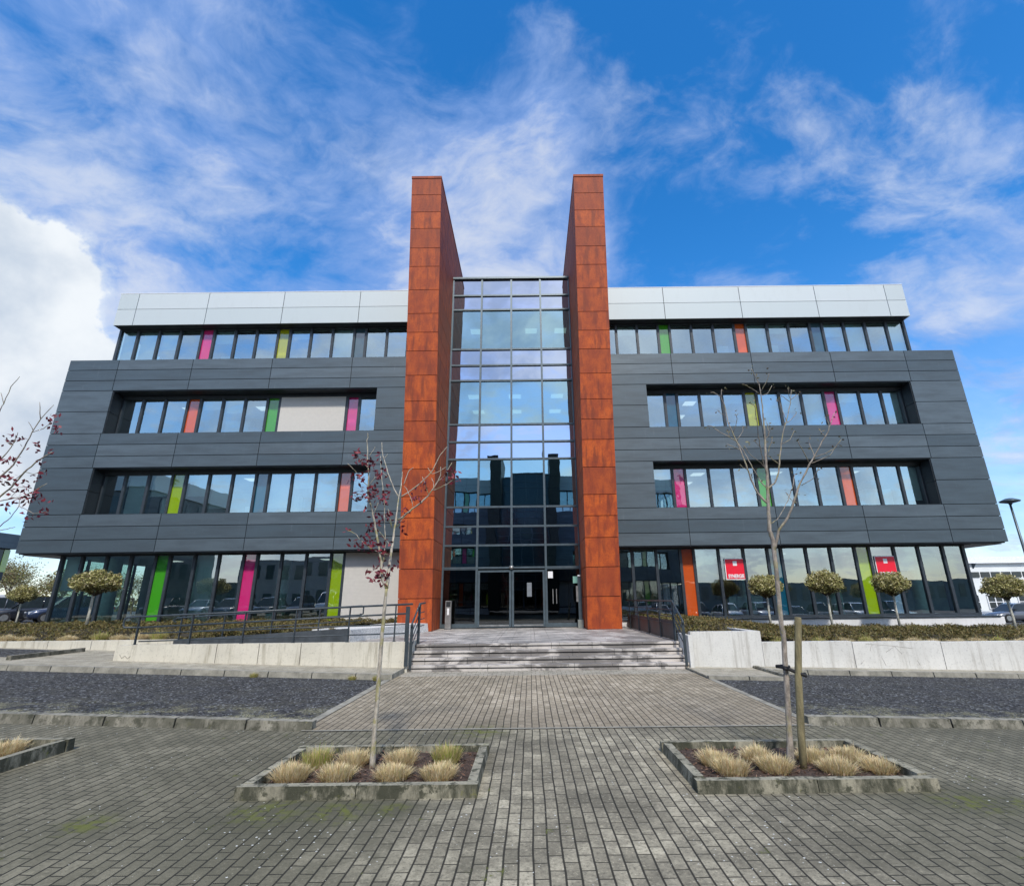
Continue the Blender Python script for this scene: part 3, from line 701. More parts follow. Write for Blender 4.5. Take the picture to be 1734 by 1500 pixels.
# steel ashtray pillar and intercom post
t = thing('ash_pillar', (-3.40, 21.9, .6), 'short brushed steel ashtray pillar standing left of the entrance doors', 'ashtray')
m = MB(); m.box(-3.52, -3.28, 21.8, 22.0, .62, 1.72); m.build('body', 'steel', t)
m = MB(); m.box(-3.49, -3.31, 21.79, 21.799, 1.48, 1.68); m.build('ash_slot', 'black', t)
m = MB(); m.box(-3.44, -3.36, 21.788, 21.798, 1.16, 1.42); m.build('pictogram', 'white', t)
m = MB(); m.box(-3.54, -3.26, 21.78, 22.02, .604, .62); m.build('base_plate', 'dark_frame', t)
t = thing('intercom_post', (2.05, 21.75, .6), 'tall slim grey intercom post against the right rust coloured fin', 'intercom post')
m = MB(); m.box(1.98, 2.10, 21.70, 21.80, .62, 2.62); m.build('post', 'mullion', t)
m = MB(); m.box(1.93, 2.15, 21.62, 21.88, .604, .92); m.build('base', simple('post_base', (.22, .24, .22), .7), t)
m = MB(); m.box(1.90, 1.98, 21.68, 21.78, 1.62, 2.25); m.build('panel', 'steel', t)
m = MB(); m.lathe([(0, .08), (.06, .06), (.07, 0), (.0, 0)], (2.04, 21.72, 2.62), 14); m.build('lamp_head', 'white', t)

# company signs behind / on the shop glass
def text_mesh(txt, size, ext=.004):
    cu = bpy.data.curves.new('t', 'FONT'); cu.body = txt; cu.size = size; cu.extrude = ext; cu.align_x = 'CENTER'; cu.offset = size*.035
    o = bpy.data.objects.new('t', cu); col.objects.link(o); bpy.context.view_layer.update()
    me = bpy.data.meshes.new_from_object(o.evaluated_get(bpy.context.evaluated_depsgraph_get())); bpy.data.objects.remove(o); return me
def sign(x, z, label):
    t = thing('window_sign', (x, W-.03, z), label, 'sign', 'red square company signs on the shop glass')
    wd, ht = .47, .475
    m = MB(); m.box(x-wd, x+wd, W-.04, W-.03, z-ht, z+ht); m.build('border', 'white', t)
    m = MB(); m.box(x-wd+.035, x+wd-.035, W-.046, W-.0405, z-ht+.035, z+ht-.035); m.build('panel', 'red', t)
    m = MB(); m.box(x-.09, x+.09, W-.050, W-.0465, z+ht-.33, z+ht-.12); m.build('logo_square', 'white', t)
    me = text_mesh('SYNERGIE', .19); me.materials.append(M['white']); o = bpy.data.objects.new('lettering', me); col.objects.link(o)
    o.parent = t; o.location = (0, -.022, -ht+.085); o.rotation_euler = (pi/2, 0, 0); o.scale = (.86, 1.15, 1)
    return t
sign(9.42, 2.96, 'red SYNERGIE sign on the glass right of the orange strip, fully in view')
sign(16.35, 2.99, 'red SYNERGIE sign right of the lime strip, its foot hidden by a ball tree')

# ------------------------------------------------------------------ entrance steps and platform
st = thing('entrance_steps', (.42, 13.8, 0), 'wide pale stained stone steps and landing leading up to the glass entrance', 'steps')
ys = [13.80, 14.05, 14.30, 14.55]
for i, y in enumerate(ys):
    z = .15*(i+1); y2 = ys[i+1]+.05 if i < 3 else 14.95
    m = MB(); x = -3.12; k = 0; offs = random.uniform(.4, 1.1)
    while x < 4.0:
        e = min(x+(offs if k == 0 else 1.12), 4.0); k += 1
        m.box(x+.004, e-.004, y-.025, y2, z-.055, z); x = e
    m.build('tread', 'step', st)
    m = MB(); m.box(-3.12, 4.0, y+.008, y2-.03, z-.15, z-.082); m.build('riser', 'step', st)
m = MB(); m.box(-3.10, 3.98, 13.84, 22.4, -.05, .05); m.box(-3.10, 3.98, 14.1, 22.4, .05, .19); m.box(-3.10, 3.98, 14.35, 22.4, .19, .34); m.box(-3.10, 3.98, 14.6, 22.4, .34, .5); m.build('core', 'step_gap', st)
m = MB()
for i in range(9):
    for j in range(13):
        x0 = -5.28+i*1.08; y0 = 14.96+j*.6
        if y0 > 22.2 or x0 > 3.9 or (x0 < -3.2 and j == 0): continue
        m.box(max(x0, -5.2 if j else -3.12)+.004, min(x0+1.076, 4.0), y0+.004, min(y0+.596, 22.75), .52, .60)
m.build('landing', 'step', st)

# retaining walls
def wall(name, pieces, mat, label, cap=0):
    x0 = pieces[0][0]; t = MB()
    for (a, b, y0, y1, zt) in pieces: t.box(a, b, y0, y1, -.7, zt)
    o = t.build(name, mat, None, origin=((pieces[0][0]+pieces[-1][1])/2, pieces[0][2], 0)); return tag(o, label, 'wall')
g = .008
wall('retaining_wall', [(a+g, b-g, 13.75, 13.95, .722) for a, b in ((-10.62, -8.02), (-8.02, -6.94), (-6.94, -5.87), (-5.87, -3.20))], 'wall_l', 'low cream concrete wall carrying the ramp railing left of the steps')
wall('stair_cheek', [(-3.19, -3.13, 13.72, 14.6, .70), (-3.26, -3.195, 13.955, 15.2, .69)], 'wall_l', 'narrow concrete cheek closing the left end of the steps')
wall('stair_cheek', [(4.01, 4.12, 13.70, 14.75, .80)], 'wall_r', 'narrow pale concrete cheek closing the right end of the steps')
wall('retaining_wall', [(4.13, 5.94, 13.88, 14.08, .872), (5.74, 5.94, 14.09, 16.5, .868)], 'wall_r', 'short taller pale concrete wall right beside the steps')
wall('retaining_wall', [(a+g, b-g, 13.90, 14.10, .60-.0105*(a-5.95)) for a, b in ((5.95, 8.27), (8.27, 10.55), (10.55, 12.85), (12.85, 15.2), (15.2, 17.5), (17.5, 20), (20, 23))], 'wall_r', 'long low pale concrete wall in front of the right planting bed')
wall('retaining_wall', [(a+g, b-g, 16.0, 16.2, .70) for a, b in ((-24, -21.6), (-21.6, -19.2), (-19.2, -16.8), (-16.8, -14.4), (-14.4, -13.1), (-13.1, -10.2))], 'wall_l', 'long low cream concrete wall at the far left in front of the bed')
wl = next(o for o in bpy.data.objects if o.get('label', '').startswith('low cream concrete wall carrying'))
m = MB(); zp = [(-10.47, .50), (-10.40, .41), (-10.33, .47), (-10.25, .40), (-10.19, .46)]
m.tube([(x, 13.748, z) for x, z in zp], .008, 5); m.build('scrawl', simple('pencil_mark', (.28, .26, .22), .9), wl)
wr = next(o for o in bpy.data.objects if o.get('label', '').startswith('long low pale concrete wall in front'))
m = MB()
for pts in ([(8.62, .50), (9.0, .47), (9.35, .44), (9.8, .38)], [(8.78, .49), (8.72, .40), (8.70, .33)], [(9.35, .44), (9.2, .35), (9.1, .30)], [(9.35, .43), (9.42, .34), (9.5, .25)], [(8.95, .20), (9.0, .08), (9.03, -.02)], [(8.5, .12), (8.4, .02)], [(9.85, .1), (9.9, -.02)]):
    m.tube([(x, 13.8985, z+.03) for x, z in pts], .004, 5)
m.build('crack', simple('crack_mark', (.34, .32, .29), .9), wr)
# ramp and its inner wall
m = MB(); zs = [(-10.3, .36), (-4.9, .597), (-3.3, .599)]
for (a, za), (b, zb) in zip(zs, zs[1:]): m.hexa([(a, 13.96, -.2), (b, 13.96, -.2), (b, 15.29, -.2), (a, 15.29, -.2), (a, 13.96, za), (b, 13.96, zb), (b, 15.29, zb), (a, 15.29, za)])
tag(m.build('ramp', simple('ramp_concrete', (.26, .26, .26), .8, 0, .2, 3), None, origin=(-7, 14.6, 0)), kind='structure')
m = MB(); m.hexa([(-10.2, 15.3, 0), (-5.25, 15.3, 0), (-5.25, 15.45, 0), (-10.2, 15.45, 0), (-10.2, 15.3, .74), (-5.25, 15.3, .985), (-5.25, 15.45, .985), (-10.2, 15.45, .74)])
for x in (-8.9, -7.5, -6.1): m.box(x-.006, x+.006, 15.29, 15.3, 0, .76)
tag(m.build('ramp_wall', 'dark_stone', None, origin=(-7.7, 15.3, 0)), 'dark stone wall along the inner side of the wheelchair ramp', 'wall')
m = MB(); m.hexa([(-5.24, 15.5, .5), (-3.9, 20.4, .5), (-5.2, 21.0, .5), (-6.4, 15.6, .5), (-5.24, 15.5, .94), (-3.95, 20.4, .9), (-5.2, 21.0, .92), (-6.4, 15.6, .96)])
tag(m.build('pebble_strip', 'pebble', None, origin=(-5.2, 18, .5)), kind='structure')

# ------------------------------------------------------------------ railings
R0 = .022
def rail_part(name, pts, r, par, seg=8): m = MB(); m.tube(pts, r, seg); return m.build(name, 'rail', par)
rt = thing('ramp_railing', (-6.9, 13.9, .72), 'dark grey metal railing standing on the cream wall along the ramp', 'railing')
L = lambda x, a, b: a+(b-a)*(x+10.2)/(10.2-3.1)
topz = lambda x: L(x, 1.405, 1.64)
rail_part('handrail', [(-3.1, 13.88, topz(-3.1)), (-10.55, 13.88, topz(-10.55)), (-10.62, 13.88, topz(-10.6)-.03), (-10.64, 13.88, 1.30), (-10.64, 13.88, 1.20), (-10.60, 13.88, 1.14), (-10.15, 13.88, 1.14)], .026, rt, 10)
for a, b in ((1.14, 1.405), (.995, 1.14), (.80, .92)): rail_part('rail', [(-10.15, 13.88, a), (-3.2, 13.88, b)], .016 if a < 1.1 else .022, rt)
for x in (-10.24, -8.84, -7.47, -6.14, -4.74, -3.54):
    m = MB(); m.box(x-.012, x+.012, 13.85, 13.91, .72, topz(x)-.02); m.box(x-.04, x+.04, 13.83, 13.93, .722, .732); m.build('post', 'rail', rt)
m = MB(); m.box(-3.27, -3.17, 13.86, 13.90, .60, 1.58); m.build('post', 'rail', rt)
ri = thing('ramp_railing', (-7.5, 15.38, .9), 'dark metal handrail on the inner dark wall of the ramp', 'railing')
tz2 = lambda x: 1.33+(x+10.2)*(1.60-1.33)/5.3
rail_part('handrail', [(-10.25, 15.35, 1.20), (-10.35, 15.35, 1.26), (-10.25, 15.35, tz2(-10.25)), (-4.90, 15.35, tz2(-4.9)), (-4.86, 15.35, 1.56), (-4.86, 15.35, 1.38), (-4.95, 15.35, 1.365)], .022, ri, 8)
for d in (.24, .40): rail_part('rail', [(-10.1, 15.35, tz2(-10.1)-d), (-4.9, 15.35, tz2(-4.9)-d)], .014, ri)
for x in (-10.1, -8.86, -7.48, -6.12): 
    m = MB(); m.box(x-.012, x+.012, 15.33, 15.38, .72+(x+10.2)*.05, tz2(x)-.02); m.build('post', 'rail', ri)
def stair_rail(x, s, label, back):
    t = thing('stair_railing', (x, 14.2, .5), label, 'railing')
    rail_part('handrail', [(x, back, 1.66), (x, 14.62, 1.64), (x, 13.78, 1.16), (x, 13.74, 1.08)], .024, t, 10)
    for d in (.24, .42, .60):
        rail_part('rail', [(x, back, 1.66-d), (x, 14.62, 1.64-d), (x, 13.78, 1.16-d)], .013, t)
    for y, z0, z1 in ((14.62, .6, 1.63), (13.78, .12, 1.15)):
        m = MB(); m.box(x-.035, x+.035, y-.012, y+.012, z0-.05, z1); m.build('post', 'rail', t)
    return t
tr = stair_rail(3.93, 1, 'grey stair railing right of the steps with a dark infill sheet along the landing', 21.6)
for y in (16.2, 17.8, 19.4, 21.0): m = MB(); m.box(3.91, 3.95, y-.02, y+.02, .6, 1.64); m.build('post', 'rail', tr)
m = MB(); m.box(3.96, 3.975, 14.65, 21.6, .62, 1.12); m.build('infill_sheet', simple('infill', (.07, .065, .062), .5, .2, .3, 2), tr)
tl = stair_rail(-3.07, -1, 'grey stair railing left of the steps beside the ramp end', 15.3)
m = MB(); m.box(-3.20, -3.12, 13.66, 13.70, .15, 1.0); m.build('post', 'rail', tl)

# ------------------------------------------------------------------ planters
def planter(x0, x1, y0, y1, h, label, mat='planter', rot=0):
    t = thing('planter', ((x0+x1)/2, (y0+y1)/2, 0), label, 'planter', 'kerbed tree planters on the paving')
    m = MB(); wd = .13
    def stone(a, b, c, d):
        n = max(1, round(max(b-a, d-c)/1.0))
        for i in range(n):
            if b-a > d-c: p, q = a+(b-a)*i/n, a+(b-a)*(i+1)/n; r, s = c, d; gx, gy = .004, 0
            else: p, q = a, b; r, s = c+(d-c)*i/n, c+(d-c)*(i+1)/n; gx, gy = 0, .004
            e = .022; j = random.uniform(-.006, .006)
            m.hexa([(p+gx, r+gy, -.05), (q-gx, r+gy, -.05), (q-gx, s-gy, -.05), (p+gx, s-gy, -.05), (p+gx+(e if gx == 0 else 0), r+gy+(e if gy == 0 else 0), h+j), (q-gx-(e if gx == 0 else 0), r+gy+(e if gy == 0 else 0), h+j), (q-gx-(e if gx == 0 else 0), s-gy-(e if gy == 0 else 0), h+j), (p+gx+(e if gx == 0 else 0), s-gy-(e if gy == 0 else 0), h+j)])
    stone(x0, x1, y0, y0+wd); stone(x0, x1, y1-wd, y1); stone(x0, x0+wd, y0+wd, y1-wd); stone(x1-wd, x1, y0+wd, y1-wd)
    m.build('edging', mat, t)
    # mulch: bumpy sheet plus loose chips
    m = MB(); nx, ny = 30, 16; P = {}
    for i in range(nx+1):
        for j in range(ny+1): P[i, j] = (x0+wd+(x1-x0-2*wd)*i/nx, y0+wd+(y1-y0-2*wd)*j/ny, h*.35+random.uniform(-.012, .012))
    for i in range(nx):
        for j in range(ny): m.face([P[i, j], P[i+1, j], P[i+1, j+1], P[i, j+1]])
    m.build('mulch', 'soil', t)
    n = 900; C = np.stack([rng.uniform(x0+wd, x1-wd, n)-t.location.x, rng.uniform(y0+wd, y1-wd, n)-t.location.y, rng.uniform(h*.35, h*.35+.03, n)], 1)
    T = unit(n); T[:, 2] *= .3; T /= np.linalg.norm(T, axis=1)[:, None]
    o = quads('bark_chips', C, T, ortho(T), rng.uniform(.012, .03, n), rng.uniform(.004, .009, n), 'soil2', t); return t
M['soil2'] = leafmat('bark_chip', [(.05, .028, .018), (.16, .085, .055), (.26, .17, .12)], .85, .05)
planter(-2.72, -.50, 5.28, 6.70, .10, 'kerbed planter left of the path holding the tree with maroon leaves')
planter(1.50, 3.72, 5.30, 6.72, .105, 'kerbed planter right of the path holding the staked bare tree')
planter(-8.2, -5.41, 5.25, 6.72, .215, 'raised concrete edged planter cut by the left edge of the photo')

# ------------------------------------------------------------------ grass tufts
def tuft_mesh(n, r, h, spread, seed):
    rg = np.random.default_rng(seed); V = []; F = []
    for i in range(n):
        a = rg.uniform(0, 2*pi); q = r*rg.uniform(0, 1)**.5*.78; b = a+rg.normal(0, .5)
        lean = spread*(.05+q/(r*.78)*.55)*rg.uniform(.3, 1.4); hh = h*rg.uniform(.5, 1.1)*(1-.35*(q/r)**2)*(1.35 if rg.uniform() < .05 else 1)*(1+.22*sin(a*2+seed*2)*(q/r)); wd = rg.uniform(.0022, .0042)
        x, y = q*cos(a), q*sin(a); k = len(V); side = (-sin(b)*wd, cos(b)*wd)
        for t, ww in ((0, 1), (.4, .95), (.75, .7), (1, .12)):
            ox = lean*t**1.6*r; z = hh*(t-.28*t*t*lean)
            px, py = x+cos(b)*ox, y+sin(b)*ox
            lo = 0
            V.append((px-side[0]*ww, py-side[1]*ww, z)); V.append((px+side[0]*ww, py+side[1]*ww, z))
        for j in range(3): F.append((k+2*j, k+2*j+1, k+2*j+3, k+2*j+2))
    me = bpy.data.meshes.new('grass_tuft'); me.from_pydata(V, [], F); me.update(); return me
TM = [tuft_mesh(1100, .22, .175, .85, s) for s in (1, 2, 3)]; TMG = tuft_mesh(900, .21, .215, .75, 4)
for me in TM: me.materials.append(M['straw'])
TMG.materials.append(M['straw_green'])
def tuft(x, y, z, sc, label, green=False, group='clipped grass tufts in the planters'):
    o = bpy.data.objects.new('grass_tuft', TMG if green else random.choice(TM)); col.objects.link(o)
    o.location = (x, y, z); o.rotation_euler = (0, 0, random.uniform(0, 6.28)); o.scale = (sc, sc, sc*random.uniform(.9, 1.15))
    tag(o, label, 'grass tuft', group); return o
PL = ['front row leftmost', 'front row second from left', 'front row right of the trunk', 'front row rightmost']
for (x, y), nm in zip(((-2.38, 5.70), (-1.93, 5.70), (-1.38, 5.70), (-.93, 5.70)), PL): tuft(x, y, .03, .84, 'straw coloured grass tuft, left tree planter, '+nm)
for (x, y), nm, g_ in zip(((-2.30, 6.12), (-1.92, 6.16), (-1.42, 6.18), (-.93, 6.22)), ['back row leftmost', 'back row just left of the trunk', 'back row just right of the trunk', 'back row rightmost, greenest and tallest'], (True, False, False, True)): tuft(x, y, .03, .82, 'grass tuft in the left tree planter, '+nm, g_)
for (x, y), nm in zip(((1.93, 6.05), (1.98, 5.74), (2.42, 6.15), (2.44, 5.80), (2.98, 6.10), (3.03, 5.74), (3.36, 6.12), (3.46, 5.76)), ['back row leftmost', 'front row leftmost', 'back row second, left of the trunk', 'front row second, left of the trunk', 'back row right of the stake', 'front row right of the stake', 'back row rightmost', 'front row rightmost']): tuft(x, y, .03, .82, 'dry grass tuft in the right tree planter, '+nm)
for (x, y), nm in zip(((-5.98, 6.40), (-6.10, 6.02), (-6.5, 6.42)), ['rightmost', 'nearest the front edge', 'further back']): tuft(x, y, .10, 1.0, 'straw grass tuft in the planter at the left photo edge, '+nm)
RW = [(6.5, 'nearest the raised wall corner'), (7.05, 'behind the bare tree trunk'), (7.6, 'just right of the wooden stake'), (8.25, 'below the second ball tree'), (8.9, 'above the left joint of the low wall'), (9.5, 'just left of the third ball tree'), (10.1, 'below the third ball tree'), (10.65, 'just right of the third ball tree'), (11.25, 'above the right joint of the low wall'), (11.85, 'just right of the right wall joint'), (12.4, 'below the end of the ground floor glass'), (13.0, 'just left of the last ball tree')]
for x, nm in RW: tuft(x+random.uniform(-.06, .06), 14.25, .52-.0105*(x-5.95), random.uniform(.85, 1.05), 'small dry grass tuft on the right wall, '+nm, random.random() < .25, 'grass tufts along the right retaining wall')
LW = [(-16.4, 0, 'cut by the left photo edge'), (-16.05, 0, 'second from the photo edge'), (-15.5, 0, 'third from the photo edge, below the cars'), (-14.2, 0, 'left of the flat topped ball tree trunk'), (-13.2, 1, 'bright green, right of the ball tree trunk'), (-12.6, 0, 'just left of the ramp railing loop'), (-12.0, 0, 'behind the first railing post'), (-11.4, 1, 'right of the first railing post')]
for x, gr, nm in LW: tuft(x, 16.4, .66, random.uniform(.95, 1.2), 'grass tuft behind the far left wall, '+nm, bool(gr), 'grass tufts behind the far left wall')
for x, y, nm in ((-6.3, 12.42, 'leftmost'), (-4.05, 12.40, 'larger, left of the tree trunk'), (-3.5, 12.4, 'next to the tree trunk')): tuft(x, y, gz(x)-.01, .45, 'small green weed at the kerb of the left bay, '+nm, True, 'weeds along the kerb')

# ------------------------------------------------------------------ planting beds
def bed(name, zfun, x0, x1, y0, y1, n, label, inside=lambda x, y: True):
    nx, ny = int((x1-x0)/.3), int((y1-y0)/.3); m = MB(); P = {}
    for i in range(nx+1):
        for j in range(ny+1):
            x = x0+(x1-x0)*i/nx; y = y0+(y1-y0)*j/ny; P[i, j] = (x, y, zfun(x, y)-.08+random.uniform(-.02, .02))
    for i in range(nx):
        for j in range(ny):
            if inside(P[i, j][0]+.15, P[i, j][1]+.15): m.face([P[i, j], P[i+1, j], P[i+1, j+1], P[i, j+1]], True)
    so_ = tag(m.build('soil', 'cover_soil', None), kind='structure')
    xs = rng.uniform(x0, x1, n); ys_ = y0+(y1-y0)*rng.uniform(0, 1, n)**1.15
    bump_ = .05*np.sin(xs*4.1+np.sin(ys_*3))+.04*np.sin(ys_*5.3+xs*2.2)+.03*np.sin(xs*11+ys_*7)
    keep = np.array([inside(a, b) for a, b in zip(xs, ys_)]); xs, ys_, bump_ = xs[keep], ys_[keep], bump_[keep]; n = len(xs)
    z = np.array([zfun(a, b) for a, b in zip(xs, ys_)])+bump_-rng.uniform(0, .10, n)
    T = unit(n); T[:, 2] = np.abs(T[:, 2])*.7+.15; T /= np.linalg.norm(T, axis=1)[:, None]
    o = quads(name, np.stack([xs, ys_, z], 1), T, ortho(T), rng.uniform(.03, .075, n), rng.uniform(.010, .022, n), 'cover_leaf')
    return tag(o, label, 'ground cover', None, 'stuff')
M['cover_soil'] = simple('cover_soil', (.035, .028, .016), .9, 0, .4, 8)
zl = lambda x, y: .66+min(1, max(0, (y-16.3)/2.2))*.34+.02*sin(x*1.3)
bed('ground_cover', zl, -24, -5.4, 16.22, 23.2, 52000, 'low brown green shrub cover filling the left bed in front of the building', lambda x, y: not (x > -6.6 and y < 21))
bed('ground_cover', lambda x, y: .80+.12*sin((x+10.3)/4.9*pi)+.04*(x+8)/3, -10.2, -5.3, 15.46, 16.21, 6000, 'low shrub cover directly behind the inner ramp wall', lambda x, y: True)
def zr(x, y):
    k = min(1, max(0, (x-5.9)/3.2)); a = .80*(1-k)+(.52-.012*(x-9))*k
    return a-.02*k+min(1, max(0, (y-14.3)/2.4))*(.24-.10*k)-(.05*k if y > 20 else 0)
bed('ground_cover', zr, 4.15, 24, 14.12, 22.8, 62000, 'low brown green shrub cover filling the right bed behind the pale wall', lambda x, y: y > 14.4 or x < 5.7 or True)

# ------------------------------------------------------------------ ball trees
def ball_tree(loc, label, seed=0):
    t = thing('ball_tree', (0, 0, 0), label, 'clipped tree', 'ball shaped clipped trees in front of the building')
    m = MB(); m.tube([(0, 0, -.1), (.01, 0, .5), (-.01, .01, .95), (0, 0, 1.15)], [.05, .042, .04, .05], 10); m.build('trunk', 'bark_ball', t)
    m = MB()
    for i in range(26):
        a = random.uniform(0, 2*pi); e = random.uniform(.25, 1.3); r = random.uniform(.45, .6); d = Vector((cos(a)*cos(e)*1.15, sin(a)*cos(e)*1.15, sin(e)))
        m.tube([(0, 0, 1.05), tuple(Vector((0, 0, 1.08))+d*r*.45+Vector((0, 0, .05))), tuple(Vector((0, 0, 1.12))+d*r)], [.018, .011, .005], 5)
    m.build('branches', simple('dark_twig', (.10, .075, .05), .85), t)
    n = 9000; d = unit(n); r = rng.uniform(.0, 1, n)**.30; prof = np.where(d[:, 2] < 0, .62, 1.0)
    ph = seed*2.3; lump = 1+.09*np.sin(d[:, 0]*6+d[:, 2]*5+ph)+.08*np.sin(d[:, 1]*8+1.3+ph*2)+.05*np.sin(d[:, 0]*15+d[:, 1]*13+ph)+rng.normal(0, .05, n)
    C = d*r[:, None]*lump[:, None]; C[:, 0] *= .63; C[:, 1] *= .63; C[:, 2] *= .51*prof; C[:, 2] += 1.50
    gap = np.sin(C[:, 0]*17+seed)*np.sin(C[:, 1]*15+1)*np.sin(C[:, 2]*19+seed*2)
    low = ((C[:, 2] < 1.35) & (rng.uniform(0, 1, n) < .45)) | (gap > .62); C = C[~low]; d = d[~low]; n = len(C)
    T = d*.5+unit(n)*.8; T /= np.linalg.norm(T, axis=1)[:, None]
    quads('crown', C, T, ortho(T), rng.uniform(.03, .06, n), rng.uniform(.015, .026, n), 'ball_leaf', t)
    return t
b0 = ball_tree((0, 0, 0), 'x'); b1 = ball_tree((0, 0, 0), 'x', 1)
balls = [((9.68, 21.5, .62), 1.0, 'clipped ball tree partly hidden by the bare tree trunk, nearest the steps on the right'), ((12.15, 21.5, .60), 1.02, 'clipped ball tree with pale yellow crown before the plain glass between the two red signs'),
         ((14.85, 21.5, .58), 1.02, 'clipped ball tree covering the foot of the second red sign'), ((17.75, 19.6, .48), 1.0, 'clipped ball tree at the right photo edge in front of the white factory'),
         ((-16.72, 20, .96), 1.18, 'clipped flat topped ball tree before the ground floor glass of the left wing'), ((-23.3, 24, .9), 1.0, 'small brownish ball tree at the far left in front of the parked cars')]
for i, (p, sc, lb) in enumerate(balls):
    o = b0 if i == 0 else b1 if i == 1 else copy_tree((b0, b1)[i % 2])
    put(o, p, random.uniform(0, 6), (sc*(1, 1.04, .97, 1.03, 1, .8)[i], sc*(1, .97, 1.03, 1, 1, .8)[i], sc*(.97, 1.03, 1.0, .95, .86, .85)[i]), lb)

# ------------------------------------------------------------------ planter trees
def skeleton_tree(data, name, label, barkm, leafm, twigr, leafsize, partname):
    branches, clusters = data; thin = .60; branches = [(r*(.49 if i == 0 else thin), p) for i, (r, p) in enumerate(branches)]
    base = branches[0][1][0]; t = thing(name, base, label, 'tree')
    m = MB(); r, pts = branches[0]; n = len(pts)
    rr = [max(twigr, r*((1-.25*i/7) if i <= 7 else .75*(1-(i-7)/(n-7))**.9)) for i in range(n)] if n > 8 else [r*(1-.35*i/(n-1)) for i in range(n)]
    rr[0] *= 1.25; pts = [(pts[0][0], pts[0][1], -.02)]+[tuple(p) for p in pts[1:]]
    # knots
    P = []; Q = []
    for i in range(n-1):
        for k in range(4):
            f = k/4; P.append(tuple(Vector(pts[i]).lerp(Vector(pts[i+1]), f)+Vector((random.uniform(-1, 1), random.uniform(-1, 1), 0))*.003)); Q.append((rr[i]*(1-f)+rr[i+1]*f)*random.uniform(.94, 1.10))
    P.append(pts[-1]); Q.append(rr[-1]); m.tube(P, Q, 10); m.build('trunk', barkm, t)
    m = MB()
    for r, pts in branches[1:]:
        n = len(pts); P = []; Q = []
        for i in range(n-1):
            for k in range(3):
                f = k/3; P.append(tuple(Vector(pts[i]).lerp(Vector(pts[i+1]), f)+(Vector((random.uniform(-1, 1), random.uniform(-1, 1), random.uniform(-1, 1)))*.004 if i+k else Vector())))
                u = (i+f)/(n-1); Q.append((r*(1-u)+twigr*u)*random.uniform(.92, 1.12))
        P.append(pts[-1]); Q.append(twigr*.8); m.tube(P, Q, 6)
    m.build('branches', barkm, t)
    C = []
    for x, y, z, k in clusters:
        for _ in range(int(k)): C.append((x+random.gauss(0, .022+.0012*k), y+random.gauss(0, .03+.0015*k), z+random.gauss(0, .022+.0012*k)))
    C = np.array(C)-np.array(base); n = len(C); T = unit(n)
    o = quads(partname, C, T, ortho(T), rng.uniform(.7, 1.2, n)*leafsize, rng.uniform(.35, .6, n)*leafsize, leafm, t); return t
